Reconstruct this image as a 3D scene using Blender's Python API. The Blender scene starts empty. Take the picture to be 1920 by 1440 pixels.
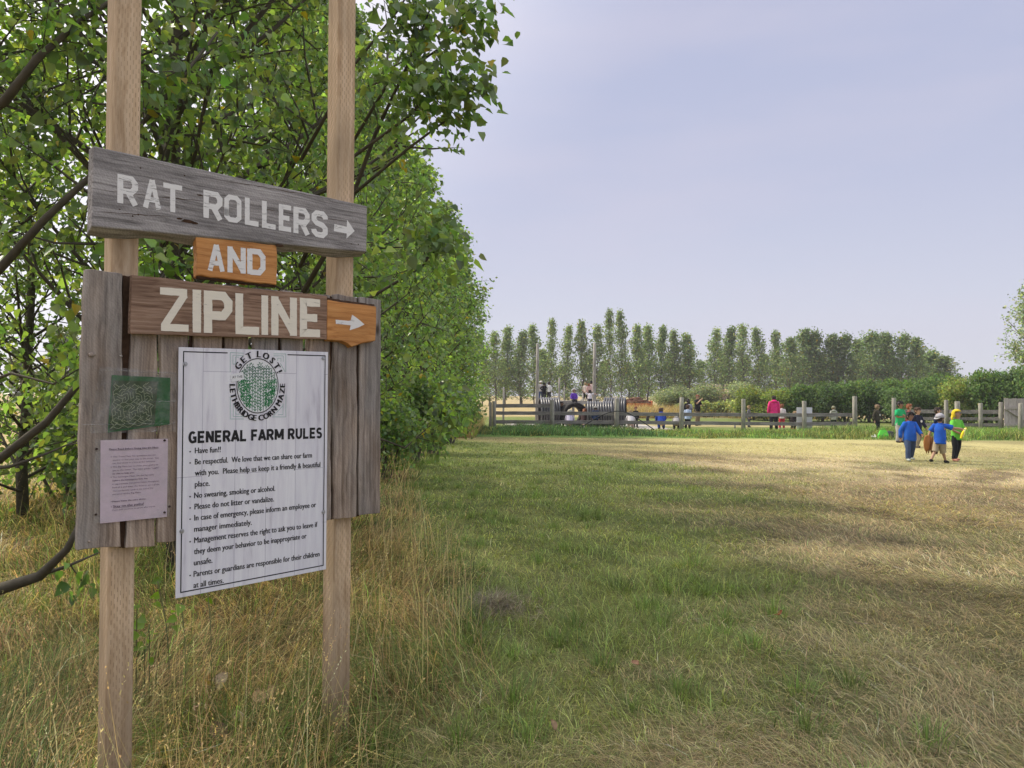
import bpy, math, random
import numpy as np
from mathutils import Vector, Matrix

random.seed(7)
RNG = np.random.default_rng(11)
R = math.radians
scene = bpy.context.scene
COL = scene.collection

# ------------------------------------------------------------------ camera, world, sun, exposure
CAM_H, FPX, PITCH, ROLL = 1.55, 1440.0, R(0.80), R(0.35)
cam_data = bpy.data.cameras.new("camera")
cam = bpy.data.objects.new("camera", cam_data)
COL.objects.link(cam)
cam_data.sensor_width = 36.0
cam_data.lens = 36.0 * FPX / 1920.0
cam_data.clip_start = 0.05
cam_data.clip_end = 3000.0
CAM_M = Matrix.Translation((0, 0, CAM_H)) @ Matrix.Rotation(math.pi / 2 + PITCH, 4, 'X') @ Matrix.Rotation(ROLL, 4, 'Z')
cam.matrix_world = CAM_M
scene.camera = cam

SUN_AZ = Vector((-0.90, 0.44, 0)).normalized()     # horizontal direction towards the sun
SUN_EL = R(45)
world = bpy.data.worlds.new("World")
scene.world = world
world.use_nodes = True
wt = world.node_tree
wt.nodes.clear()
w_out = wt.nodes.new('ShaderNodeOutputWorld')
w_bg = wt.nodes.new('ShaderNodeBackground')
sky = wt.nodes.new('ShaderNodeTexSky')
sky.sky_type = 'NISHITA'
sky.sun_disc = False
sky.sun_elevation = SUN_EL
sky.sun_rotation = math.atan2(SUN_AZ.x, SUN_AZ.y)
sky.altitude = 900
sky.air_density = 1.0
sky.dust_density = 2.0
sky.ozone_density = 2.0
# the thin smoke of the day greys the blue and lifts the horizon, with faint lilac bands
w_geo = wt.nodes.new('ShaderNodeNewGeometry')
w_sep = wt.nodes.new('ShaderNodeSeparateXYZ')
w_neg = wt.nodes.new('ShaderNodeVectorMath'); w_neg.operation = 'SCALE'; w_neg.inputs['Scale'].default_value = -1.0
wt.links.new(w_geo.outputs['Incoming'], w_neg.inputs[0])
wt.links.new(w_neg.outputs[0], w_sep.inputs[0])
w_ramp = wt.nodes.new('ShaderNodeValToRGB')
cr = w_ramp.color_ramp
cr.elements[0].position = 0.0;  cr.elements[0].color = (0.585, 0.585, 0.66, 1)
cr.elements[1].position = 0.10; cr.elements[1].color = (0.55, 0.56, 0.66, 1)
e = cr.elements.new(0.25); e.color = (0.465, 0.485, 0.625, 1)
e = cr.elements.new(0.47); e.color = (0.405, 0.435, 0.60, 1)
e = cr.elements.new(0.72); e.color = (1.3, 1.3, 1.36, 1)      # milky zenith above the view, brightened to lift the ambient light
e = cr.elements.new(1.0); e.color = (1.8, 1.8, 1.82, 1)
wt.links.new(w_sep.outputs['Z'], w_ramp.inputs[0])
w_map = wt.nodes.new('ShaderNodeMapping'); w_map.inputs['Scale'].default_value = (1.6, 1.6, 7.0)
w_map.inputs['Rotation'].default_value = (0, R(9), 0)
wt.links.new(w_neg.outputs[0], w_map.inputs[0])
w_noise = wt.nodes.new('ShaderNodeTexNoise'); w_noise.inputs['Scale'].default_value = 1.3
w_noise.inputs['Detail'].default_value = 4
wt.links.new(w_map.outputs[0], w_noise.inputs['Vector'])
w_nr = wt.nodes.new('ShaderNodeMapRange')
w_nr.inputs[1].default_value = 0.42; w_nr.inputs[2].default_value = 0.68
w_nr.inputs[3].default_value = 0.0; w_nr.inputs[4].default_value = 0.5
wt.links.new(w_noise.outputs['Fac'], w_nr.inputs[0])
w_mixc = wt.nodes.new('ShaderNodeMix'); w_mixc.data_type = 'RGBA'
wt.links.new(w_nr.outputs[0], w_mixc.inputs[0])
wt.links.new(w_ramp.outputs[0], w_mixc.inputs[6])
w_mixc.inputs[7].default_value = (0.57, 0.54, 0.64, 1)
# smoke glow around the sun, which stands behind the tree row
w_dot = wt.nodes.new('ShaderNodeVectorMath'); w_dot.operation = 'DOT_PRODUCT'
sv = Vector((SUN_AZ.x * math.cos(SUN_EL), SUN_AZ.y * math.cos(SUN_EL), math.sin(SUN_EL)))
w_dot.inputs[1].default_value = sv
wt.links.new(w_neg.outputs[0], w_dot.inputs[0])
w_gl = wt.nodes.new('ShaderNodeMapRange'); w_gl.interpolation_type = 'SMOOTHSTEP'
w_gl.inputs[1].default_value = 0.45; w_gl.inputs[2].default_value = 1.0
w_gl.inputs[3].default_value = 0.0; w_gl.inputs[4].default_value = 1.0
wt.links.new(w_dot.outputs['Value'], w_gl.inputs[0])
w_mixg = wt.nodes.new('ShaderNodeMix'); w_mixg.data_type = 'RGBA'
wt.links.new(w_gl.outputs[0], w_mixg.inputs[0])
wt.links.new(w_mixc.outputs[2], w_mixg.inputs[6])
w_mixg.inputs[7].default_value = (1.35, 1.28, 1.28, 1)
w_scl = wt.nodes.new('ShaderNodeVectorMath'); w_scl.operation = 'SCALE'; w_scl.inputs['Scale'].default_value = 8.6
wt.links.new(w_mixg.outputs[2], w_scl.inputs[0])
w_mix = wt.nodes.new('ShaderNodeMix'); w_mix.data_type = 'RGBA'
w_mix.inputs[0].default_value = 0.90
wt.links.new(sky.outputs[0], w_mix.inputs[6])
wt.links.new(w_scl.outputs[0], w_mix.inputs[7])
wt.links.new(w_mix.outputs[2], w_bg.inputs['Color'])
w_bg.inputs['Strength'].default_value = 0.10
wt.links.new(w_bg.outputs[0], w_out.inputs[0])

sun_data = bpy.data.lights.new("sun", 'SUN')
sun_data.energy = 3.2
sun_data.angle = R(4)
sun_data.color = (1.0, 0.90, 0.76)
sun = bpy.data.objects.new("sun", sun_data)
COL.objects.link(sun)
sun.rotation_euler = (-sv).to_track_quat('-Z', 'Y').to_euler()
sun.location = sv * 60

vs = scene.view_settings
vs.view_transform = 'Standard'
vs.look = 'None'
vs.exposure = 0.50
vs.gamma = 1.0
vs.use_curve_mapping = False
scene.cycles.max_bounces = 6
scene.cycles.diffuse_bounces = 3
scene.cycles.glossy_bounces = 2
scene.cycles.transmission_bounces = 4
scene.cycles.transparent_max_bounces = 12

# ------------------------------------------------------------------ helpers
def ray(px, py):
    d = CAM_M.to_3x3() @ Vector(((px - 960) / FPX, -(py - 720) / FPX, -1.0))
    return d
def ground(px, py):
    d = ray(px, py)
    t = -CAM_H / d.z
    return Vector((d.x * t, d.y * t, 0))
def gx(px, Y, z=0.0):
    """world X seen at column px at depth Y, height about z"""
    d = ray(px, 740); return d.x / d.y * Y
def hz(px, py, Y):
    """height of what is seen at pixel (px, py) at depth Y"""
    d = ray(px, py); return CAM_H + d.z / d.y * Y

def tag(o, label=None, cat=None, group=None, kind=None):
    if label: o['label'] = label
    if cat: o['category'] = cat
    if group: o['group'] = group
    if kind: o['kind'] = kind
    return o
def thing(name, label, cat, loc=(0, 0, 0), rotz=0.0, group=None):
    o = bpy.data.objects.new(name, None)
    o.empty_display_size = 0.2
    COL.objects.link(o)
    o.location = loc
    o.rotation_euler = (0, 0, rotz)
    return tag(o, label, cat, group)
def link(name, me, parent=None):
    o = bpy.data.objects.new(name, me)
    COL.objects.link(o)
    if parent is not None: o.parent = parent
    return o
def dup(root, loc, rotz=0.0, scale=1.0, label=None, group=None):
    r = root.copy(); COL.objects.link(r)
    r.location = loc; r.rotation_euler = (0, 0, rotz)
    r.scale = scale if hasattr(scale, '__len__') else (scale,) * 3
    if label: r['label'] = label
    if group: r['group'] = group
    for ch in list(root.children):
        c = ch.copy(); COL.objects.link(c); c.parent = r
        for g in list(ch.children):
            d = g.copy(); COL.objects.link(d); d.parent = c
    return r

class MB:
    """collects faces and links them as ONE mesh object"""
    def __init__(self):
        self.v = []; self.f = []; self.m = []
    def add(self, vs, fs, mi=0):
        b = len(self.v)
        self.v += [tuple(p) for p in vs]
        self.f += [tuple(i + b for i in f) for f in fs]
        self.m += [mi] * len(fs)
    def tube(self, pts, radii, n=6, mi=0, caps=True):
        pts = [Vector(p) for p in pts]
        vs = []; fs = []
        prev = None
        for i, p in enumerate(pts):
            a = pts[max(i - 1, 0)]; c = pts[min(i + 1, len(pts) - 1)]
            t = (c - a)
            t = t.normalized() if t.length > 1e-9 else Vector((0, 0, 1))
            if prev is None:
                up = Vector((0, 0, 1)) if abs(t.z) < 0.9 else Vector((1, 0, 0))
                x = t.cross(up).normalized()
            else:
                x = (prev - t * prev.dot(t)).normalized()
            prev = x
            y = t.cross(x)
            r = radii[min(int(i * len(radii) / len(pts)), len(radii) - 1)] if hasattr(radii, '__len__') else radii
            rx, ry = r if hasattr(r, '__len__') else (r, r)
            for k in range(n):
                an = 2 * math.pi * k / n
                vs.append(p + x * (rx * math.cos(an)) + y * (ry * math.sin(an)))
        for i in range(len(pts) - 1):
            for k in range(n):
                k2 = (k + 1) % n
                fs.append((i * n + k, i * n + k2, (i + 1) * n + k2, (i + 1) * n + k))
        if caps:
            fs.append(tuple(range(n - 1, -1, -1)))
            fs.append(tuple((len(pts) - 1) * n + k for k in range(n)))
        self.add(vs, fs, mi)
    def rings(self, rings, n=14, mi=0, capb=True, capt=True):
        """rings: (centre, rx, ry) stacked upwards"""
        vs = []; fs = []
        for c, rx, ry in rings:
            for k in range(n):
                an = 2 * math.pi * k / n
                vs.append((c[0] + rx * math.cos(an), c[1] + ry * math.sin(an), c[2]))
        for i in range(len(rings) - 1):
            for k in range(n):
                k2 = (k + 1) % n
                fs.append((i * n + k, i * n + k2, (i + 1) * n + k2, (i + 1) * n + k))
        if capb: fs.append(tuple(range(n - 1, -1, -1)))
        if capt: fs.append(tuple((len(rings) - 1) * n + k for k in range(n)))
        self.add(vs, fs, mi)
    def ellipsoid(self, c, r, n=10, m=7, mi=0, keep=None, M=None):
        vs = []; fs = []
        for i in range(m + 1):
            th = math.pi * i / m
            for k in range(n):
                ph = 2 * math.pi * k / n
                p = Vector((r[0] * math.sin(th) * math.cos(ph), r[1] * math.sin(th) * math.sin(ph), r[2] * math.cos(th)))
                vs.append(p)
        for i in range(m):
            for k in range(n):
                k2 = (k + 1) % n
                f = (i * n + k, (i + 1) * n + k, (i + 1) * n + k2, i * n + k2)
                if keep is None or keep(sum((vs[j] for j in f), Vector()) / 4):
                    fs.append(f)
        vs = [(M @ p if M else p) + Vector(c) for p in vs]
        self.add(vs, fs, mi)
    def box(self, lo, hi, mi=0, rot=None, pivot=None):
        x0, y0, z0 = lo; x1, y1, z1 = hi
        vs = [Vector(p) for p in ((x0, y0, z0), (x1, y0, z0), (x1, y1, z0), (x0, y1, z0), (x0, y0, z1), (x1, y0, z1), (x1, y1, z1), (x0, y1, z1))]
        if rot is not None:
            pv = Vector(pivot) if pivot else Vector()
            vs = [rot @ (p - pv) + pv for p in vs]
        self.add(vs, [(0, 3, 2, 1), (4, 5, 6, 7), (0, 1, 5, 4), (1, 2, 6, 5), (2, 3, 7, 6), (3, 0, 4, 7)], mi)
    def build(self, name, mats, parent=None, smooth=False, bevel=0.0, label=None):
        me = bpy.data.meshes.new(name)
        me.from_pydata(self.v, [], self.f)
        for m in (mats if isinstance(mats, (list, tuple)) else [mats]): me.materials.append(m)
        me.polygons.foreach_set('material_index', self.m)
        if smooth: me.polygons.foreach_set('use_smooth', [True] * len(self.f))
        me.update()
        o = link(name, me, parent)
        if bevel:
            b = o.modifiers.new('bevel', 'BEVEL'); b.width = bevel; b.segments = 2; b.limit_method = 'ANGLE'
        if label: o['label'] = label
        return o

def np_mesh(name, verts, loops, starts, totals, cols=None, mats=(), smooth=False):
    me = bpy.data.meshes.new(name)
    me.vertices.add(len(verts)); me.vertices.foreach_set('co', np.ascontiguousarray(verts, dtype=np.float32).ravel())
    me.loops.add(len(loops)); me.loops.foreach_set('vertex_index', np.ascontiguousarray(loops, dtype=np.int32))
    me.polygons.add(len(starts)); me.polygons.foreach_set('loop_start', np.ascontiguousarray(starts, dtype=np.int32))
    try: me.polygons.foreach_set('loop_total', np.ascontiguousarray(totals, dtype=np.int32))
    except Exception: pass
    if smooth: me.polygons.foreach_set('use_smooth', np.ones(len(starts), dtype=bool))
    me.update(calc_edges=True)
    if cols is not None:
        at = me.color_attributes.new('tint', 'FLOAT_COLOR', 'POINT')
        c4 = np.ones((len(verts), 4), dtype=np.float32); c4[:, :3] = cols
        at.data.foreach_set('color', c4.ravel())
    for m in mats: me.materials.append(m)
    return me

_TAB = np.random.default_rng(3).random((8, 128, 128))
def vnoise(x, y, s, seed=0):
    t = _TAB[seed % 8]
    u = np.asarray(x, dtype=float) / s + 31.7 * seed; v = np.asarray(y, dtype=float) / s + 17.3 * seed
    iu = np.floor(u).astype(int); iv = np.floor(v).astype(int)
    fu = u - iu; fv = v - iv
    fu = fu * fu * (3 - 2 * fu); fv = fv * fv * (3 - 2 * fv)
    a = t[iu % 128, iv % 128]; b = t[(iu + 1) % 128, iv % 128]
    c = t[iu % 128, (iv + 1) % 128]; d = t[(iu + 1) % 128, (iv + 1) % 128]
    return a * (1 - fu) * (1 - fv) + b * fu * (1 - fv) + c * (1 - fu) * fv + d * fu * fv
def fbm(x, y, s, seed=0, o=4):
    r = 0; a = 1; n = 0
    for k in range(o):
        r = r + a * vnoise(x, y, s / 2 ** k, seed + k); n += a; a *= 0.5
    return r / n
def sstep(x, a, b):
    t = np.clip((np.asarray(x, dtype=float) - a) / (b - a), 0, 1); return t * t * (3 - 2 * t)

# ------------------------------------------------------------------ materials
def new_mat(name):
    m = bpy.data.materials.new(name); m.use_nodes = True
    return m, m.node_tree, m.node_tree.nodes['Principled BSDF']
_flat = {}
def plain(name, c, rough=0.6, metal=0.0, noise=0.12, nscale=18.0, spec=0.3, bump=0.0):
    """a colour with a little procedural unevenness"""
    key = (name, c)
    if key in _flat: return _flat[key]
    m, t, b = new_mat(name)
    tc = t.nodes.new('ShaderNodeTexCoord'); nz = t.nodes.new('ShaderNodeTexNoise')
    nz.inputs['Scale'].default_value = nscale; nz.inputs['Detail'].default_value = 5
    t.links.new(tc.outputs['Object'], nz.inputs['Vector'])
    mx = t.nodes.new('ShaderNodeMix'); mx.data_type = 'RGBA'
    mx.inputs[6].default_value = tuple(x * (1 - noise * 1.6) for x in c) + (1,)
    mx.inputs[7].default_value = tuple(min(1, x * (1 + noise * 1.6)) for x in c) + (1,)
    t.links.new(nz.outputs['Fac'], mx.inputs[0])
    t.links.new(mx.outputs[2], b.inputs['Base Color'])
    b.inputs['Roughness'].default_value = rough; b.inputs['Metallic'].default_value = metal
    b.inputs['Specular IOR Level'].default_value = spec
    if bump:
        bp = t.nodes.new('ShaderNodeBump'); bp.inputs['Strength'].default_value = bump
        t.links.new(nz.outputs['Fac'], bp.inputs['Height']); t.links.new(bp.outputs[0], b.inputs['Normal'])
    _flat[key] = m
    return m

def math_node(t, op, a, b=None, c=None):
    n = t.nodes.new('ShaderNodeMath'); n.operation = op
    for i, x in enumerate((a, b, c)):
        if x is None: continue
        if isinstance(x, (int, float)): n.inputs[i].default_value = x
        else: t.links.new(x, n.inputs[i])
    return n.outputs[0]

def wood(name, dark, mid, light, axis='Z', fine=90.0, along=2.2, rough=0.8, bump=0.35, incised=False, saw=0.0, knots=0.0, vary=0.25, grey=None):
    m, t, b = new_mat(name)
    N = t.nodes; L = t.links
    tc = N.new('ShaderNodeTexCoord'); oi = N.new('ShaderNodeObjectInfo')
    off = N.new('ShaderNodeVectorMath'); off.operation = 'SCALE'; off.inputs[0].default_value = (13.1, 7.7, 5.3)
    L.new(oi.outputs['Random'], off.inputs['Scale'])
    add = N.new('ShaderNodeVectorMath'); add.operation = 'ADD'
    L.new(tc.outputs['Object'], add.inputs[0]); L.new(off.outputs[0], add.inputs[1])
    sc = {'X': (along, fine, fine), 'Z': (fine, fine, along), 'Y': (fine, along, fine)}[axis]
    mp = N.new('ShaderNodeMapping'); mp.inputs['Scale'].default_value = sc
    L.new(add.outputs[0], mp.inputs[0])
    # slow wander of the grain
    wn = N.new('ShaderNodeTexNoise'); wn.inputs['Scale'].default_value = 5.0; wn.inputs['Detail'].default_value = 2
    L.new(add.outputs[0], wn.inputs['Vector'])
    wv = N.new('ShaderNodeVectorMath'); wv.operation = 'MULTIPLY_ADD'
    L.new(wn.outputs['Color'], wv.inputs[0]); wv.inputs[1].default_value = (2.2, 2.2, 2.2); L.new(mp.outputs[0], wv.inputs[2])
    n1 = N.new('ShaderNodeTexNoise'); n1.inputs['Scale'].default_value = 1.0; n1.inputs['Detail'].default_value = 6; n1.inputs['Roughness'].default_value = 0.65
    L.new(wv.outputs[0], n1.inputs['Vector'])
    rp = N.new('ShaderNodeValToRGB'); e = rp.color_ramp.elements
    e[0].position = 0.30; e[0].color = dark + (1,)
    e[1].position = 0.72; e[1].color = light + (1,)
    k = rp.color_ramp.elements.new(0.50); k.color = mid + (1,)
    L.new(n1.outputs['Fac'], rp.inputs[0])
    col = rp.outputs[0]
    # weather stains
    n2 = N.new('ShaderNodeTexNoise'); n2.inputs['Scale'].default_value = 4.5; n2.inputs['Detail'].default_value = 5
    mp2 = N.new('ShaderNodeMapping'); mp2.inputs['Scale'].default_value = {'X': (.5, 1.6, 1.6), 'Z': (1.6, 1.6, .5), 'Y': (1.6, .5, 1.6)}[axis]
    L.new(add.outputs[0], mp2.inputs[0]); L.new(mp2.outputs[0], n2.inputs['Vector'])
    st = N.new('ShaderNodeMapRange'); st.inputs[1].default_value = 0.35; st.inputs[2].default_value = 0.7
    st.inputs[3].default_value = 1 - vary; st.inputs[4].default_value = 1 + vary * 0.7
    L.new(n2.outputs['Fac'], st.inputs[0])
    ml = N.new('ShaderNodeVectorMath'); ml.operation = 'SCALE'
    L.new(col, ml.inputs[0]); L.new(st.outputs[0], ml.inputs['Scale'])
    col = ml.outputs[0]
    if grey:
        n4 = N.new('ShaderNodeTexNoise'); n4.inputs['Scale'].default_value = 3.0; n4.inputs['Detail'].default_value = 6
        L.new(mp2.outputs[0], n4.inputs['Vector'])
        g = N.new('ShaderNodeMapRange'); g.inputs[1].default_value = 0.42; g.inputs[2].default_value = 0.62
        L.new(n4.outputs['Fac'], g.inputs[0])
        mg = N.new('ShaderNodeMix'); mg.data_type = 'RGBA'
        g2 = math_node(t, 'MULTIPLY', g.outputs[0], 0.75)
        L.new(g2, mg.inputs[0]); L.new(col, mg.inputs[6])
        sc3 = N.new('ShaderNodeVectorMath'); sc3.operation = 'MULTIPLY'; sc3.inputs[1].default_value = grey
        L.new(n1.outputs['Fac'], sc3.inputs[0])
        cv = N.new('ShaderNodeCombineXYZ')
        for q in range(3): L.new(n1.outputs['Fac'], cv.inputs[q])
        L.new(cv.outputs[0], sc3.inputs[0]); L.new(sc3.outputs[0], mg.inputs[7])
        col = mg.outputs[2]
    h = n1.outputs['Fac']
    sep = N.new('ShaderNodeSeparateXYZ'); L.new(tc.outputs['Object'], sep.inputs[0])
    if incised:
        cx = math_node(t, 'ADD', sep.outputs['X'], sep.outputs['Y'])
        cc = math_node(t, 'DIVIDE', cx, 0.0098)
        fx = math_node(t, 'FRACT', cc); ci = math_node(t, 'FLOOR', cc)
        zz = math_node(t, 'MULTIPLY_ADD', ci, 0.37, math_node(t, 'DIVIDE', sep.outputs['Z'], 0.034))
        fz = math_node(t, 'FRACT', zz)
        a = math_node(t, 'LESS_THAN', math_node(t, 'ABSOLUTE', math_node(t, 'SUBTRACT', fx, 0.5)), 0.13)
        c = math_node(t, 'LESS_THAN', fz, 0.48)
        msk = math_node(t, 'MULTIPLY', a, c)
        wr = N.new('ShaderNodeMapRange'); wr.inputs[1].default_value = .38; wr.inputs[2].default_value = .62; wr.inputs[3].default_value = .15
        L.new(n2.outputs['Fac'], wr.inputs[0]); msk = math_node(t, 'MULTIPLY', msk, wr.outputs[0])
        dz = N.new('ShaderNodeMapRange'); dz.inputs[1].default_value = .05; dz.inputs[2].default_value = .55; dz.inputs[3].default_value = .55; dz.inputs[4].default_value = 0
        L.new(math_node(t, 'ADD', sep.outputs['Z'], math_node(t, 'MULTIPLY', n2.outputs['Fac'], -.35)), dz.inputs[0])   # splashed earth at the foot
        md = N.new('ShaderNodeMix'); md.data_type = 'RGBA'; L.new(dz.outputs[0], md.inputs[0]); L.new(col, md.inputs[6]); md.inputs[7].default_value = (.16, .12, .08, 1); col = md.outputs[2]
        mi = N.new('ShaderNodeMix'); mi.data_type = 'RGBA'
        L.new(math_node(t, 'MULTIPLY', msk, 0.62), mi.inputs[0]); L.new(col, mi.inputs[6]); mi.inputs[7].default_value = tuple(x * 0.5 for x in dark) + (1,)
        col = mi.outputs[2]
        h = math_node(t, 'SUBTRACT', h, math_node(t, 'MULTIPLY', msk, 0.8))
    if saw:
        wvn = N.new('ShaderNodeTexWave'); wvn.inputs['Scale'].default_value = 34; wvn.inputs['Distortion'].default_value = 9
        wvn.inputs['Detail'].default_value = 4; wvn.inputs['Detail Scale'].default_value = 2.5
        m3 = N.new('ShaderNodeMapping'); m3.inputs['Rotation'].default_value = (0, R(38), 0)
        L.new(add.outputs[0], m3.inputs[0]); L.new(m3.outputs[0], wvn.inputs['Vector'])
        mr = N.new('ShaderNodeMapRange'); mr.inputs[3].default_value = 1 - saw; mr.inputs[4].default_value = 1 + saw * .5
        L.new(wvn.outputs['Fac'], mr.inputs[0])
        ms = N.new('ShaderNodeVectorMath'); ms.operation = 'SCALE'; L.new(col, ms.inputs[0]); L.new(mr.outputs[0], ms.inputs['Scale'])
        col = ms.outputs[0]
    if knots:
        vo = N.new('ShaderNodeTexVoronoi'); vo.inputs['Scale'].default_value = 4.2
        m4 = N.new('ShaderNodeMapping'); m4.inputs['Scale'].default_value = {'X': (.6, 1, 1.3), 'Z': (1.3, 1, .6), 'Y': (1, .6, 1)}[axis]
        L.new(add.outputs[0], m4.inputs[0]); L.new(m4.outputs[0], vo.inputs['Vector'])
        kr = N.new('ShaderNodeMapRange'); kr.inputs[1].default_value = 0.03; kr.inputs[2].default_value = 0.085
        kr.inputs[3].default_value = knots; kr.inputs[4].default_value = 0.0
        L.new(vo.outputs['Distance'], kr.inputs[0])
        mk = N.new('ShaderNodeMix'); mk.data_type = 'RGBA'; L.new(kr.outputs[0], mk.inputs[0]); L.new(col, mk.inputs[6])
        mk.inputs[7].default_value = tuple(x * 0.35 for x in dark) + (1,)
        col = mk.outputs[2]
    L.new(col, b.inputs['Base Color'])
    b.inputs['Roughness'].default_value = rough; b.inputs['Specular IOR Level'].default_value = 0.25
    bp = N.new('ShaderNodeBump'); bp.inputs['Strength'].default_value = bump; bp.inputs['Distance'].default_value = 0.004
    L.new(h, bp.inputs['Height']); L.new(bp.outputs[0], b.inputs['Normal'])
    return m

def leafy(name, trans=0.45, rough=0.45, spec=0.35, var=0.12, tmul=(1.5, 1.7, 0.5), fine=0.0):
    """foliage: colour from the mesh's own tint, light passes through"""
    m, t, b = new_mat(name)
    N = t.nodes; L = t.links
    at = N.new('ShaderNodeAttribute'); at.attribute_name = 'tint'
    oi = N.new('ShaderNodeObjectInfo')
    mr = N.new('ShaderNodeMapRange'); mr.inputs[3].default_value = 1 - var; mr.inputs[4].default_value = 1 + var
    L.new(oi.outputs['Random'], mr.inputs[0])
    s = N.new('ShaderNodeVectorMath'); s.operation = 'SCALE'; L.new(at.outputs['Color'], s.inputs[0]); L.new(mr.outputs[0], s.inputs['Scale'])
    L.new(s.outputs[0], b.inputs['Base Color'])
    b.inputs['Roughness'].default_value = rough; b.inputs['Specular IOR Level'].default_value = spec
    tr = N.new('ShaderNodeBsdfTranslucent')
    tm = N.new('ShaderNodeVectorMath'); tm.operation = 'MULTIPLY'; tm.inputs[1].default_value = tmul
    L.new(s.outputs[0], tm.inputs[0]); L.new(tm.outputs[0], tr.inputs['Color'])
    mx = N.new('ShaderNodeMixShader'); mx.inputs[0].default_value = trans
    L.new(b.outputs[0], mx.inputs[1]); L.new(tr.outputs[0], mx.inputs[2])
    L.new(mx.outputs[0], N['Material Output'].inputs[0])
    return m

M_leaf = leafy('poplar_leaf', 0.50, 0.38, 0.6, 0.12, (1.7, 1.75, 0.6))
M_leaf_far = leafy('distant_leaf', 0.42, 0.6, 0.2, 0.18, (1.4, 1.5, 0.8))
M_grass = leafy('grass_blade', 0.40, 0.55, 0.25, 0.0, (1.3, 1.35, 0.75))
M_bark = plain('poplar_bark', (0.085, 0.075, 0.055), 0.85, 0, 0.35, 14, 0.2, 0.4)
M_bark_far = plain('grey_bark', (0.12, 0.105, 0.085), 0.9, 0, 0.3, 3)
M_fence = wood('fence_wood', (0.13, 0.115, 0.105), (0.24, 0.22, 0.205), (0.36, 0.335, 0.31), 'X', 40, 1.0, .9, .3)
M_fpost = wood('fence_post_wood', (0.17, 0.16, 0.13), (0.30, 0.285, 0.24), (0.42, 0.40, 0.34), 'Z', 40, 1.0, .9, .3)
M_post = wood('fir_post', (0.38, 0.255, 0.145), (0.55, 0.405, 0.262), (0.64, 0.50, 0.35), 'Z', 60, 0.8, .7, .25, incised=True, knots=0.85, vary=0.28)
M_greywood = wood('grey_barn_wood', (0.115, 0.106, 0.101), (0.305, 0.287, 0.282), (0.483, 0.460, 0.448), 'X', 110, 3.0, .85, .5, saw=0.14, knots=.85, vary=.3)
M_brownwood = wood('brown_barn_wood', (0.110, 0.061, 0.039), (0.262, 0.165, 0.112), (0.390, 0.275, 0.201), 'X', 110, 3.0, .85, .4, knots=.6, vary=.3)
M_plank = wood('weathered_plank', (0.128, 0.090, 0.064), (0.326, 0.250, 0.192), (0.486, 0.397, 0.320), 'Z', 80, 2.0, .85, .5, saw=0.10, knots=.85, vary=.45, grey=(0.54, 0.51, 0.48))
M_stain = wood('orange_stained_wood', (0.346, 0.134, 0.036), (0.563, 0.256, 0.079), (0.691, 0.358, 0.128), 'X', 80, 4.0, .6, .3, knots=.5, vary=.22)
M_bore = plain('bark_edge', (0.06, 0.035, 0.022), 0.95, 0, .4, 60, .1, .6)
# ------------------------------------------------------------------ the signpost (posts, planks, painted boards)
SIGN_ROT = R(45.07)
SIGN_O = Vector((-1.0008, 3.014, 0))
_ux = Vector((math.cos(SIGN_ROT), math.sin(SIGN_ROT), 0)); _uy = Vector((-math.sin(SIGN_ROT), math.cos(SIGN_ROT), 0))
def S(px, py, off=0.0):
    """local (u, z) on the sign's plane that lies `off` behind the rules panel's face"""
    d = ray(px, py); C0 = Vector((0, 0, CAM_H))
    t = ((SIGN_O + _uy * off - C0).dot(_uy)) / d.dot(_uy)
    p = C0 + d * t - SIGN_O
    return p.dot(_ux), p.z
def Z1(x, y, off=0.0): return S(120 + x / 3, 240 + y / 3, off)
def Z2(x, y, off=0.0): return S(120 + x / 3, 640 + y / 3, off)

signpost = thing('signpost', 'tall wooden signpost of two square posts carrying painted boards reading RAT ROLLERS AND ZIPLINE', 'signpost', SIGN_O, SIGN_ROT)

def board(name, quad, front, thick, mat, parent, wob=0.002, axis='X', label=None, chamfer=None, seed=0, bev=0.0025):
    """a sawn board from four (u, z) corners BL BR TR TL, with slightly uneven edges"""
    rr = random.Random(seed)
    n = 18
    BL, BR, TR, TL = [Vector(q) for q in quad]
    def edge(a, b, k):
        pts = []
        d = (b - a).normalized(); nn = Vector((-d.y, d.x)); w = 0
        for i in range(k):
            w = w * .6 + rr.uniform(-1, 1) * wob
            pts.append(a.lerp(b, i / k) + nn * (w if i else 0))
        return pts
    loop = edge(BL, BR, n if axis == 'X' else 5) + edge(BR, TR, 5 if axis == 'X' else n) + edge(TR, TL, n if axis == 'X' else 5) + edge(TL, BL, 5 if axis == 'X' else n)
    mb = MB(); k = len(loop)
    vs = [(p.x, front, p.y) for p in loop] + [(p.x + rr.uniform(-1, 1) * wob, front + thick, p.y + rr.uniform(-1, 1) * wob) for p in loop]
    if chamfer:
        nb = (n if axis == 'X' else 5)
        for i in range(nb + 1):
            q = vs[k + i]; vs[k + i] = (q[0], q[1], q[2] - chamfer * (0.85 + .25 * math.sin(i * 1.3)))
    mb.add(vs, [tuple(range(k)), tuple(range(2 * k - 1, k - 1, -1))] + [(i, k + i, k + (i + 1) % k, (i + 1) % k) for i in range(k)])
    return mb.build(name, mat, parent, bevel=bev, label=label)

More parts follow.
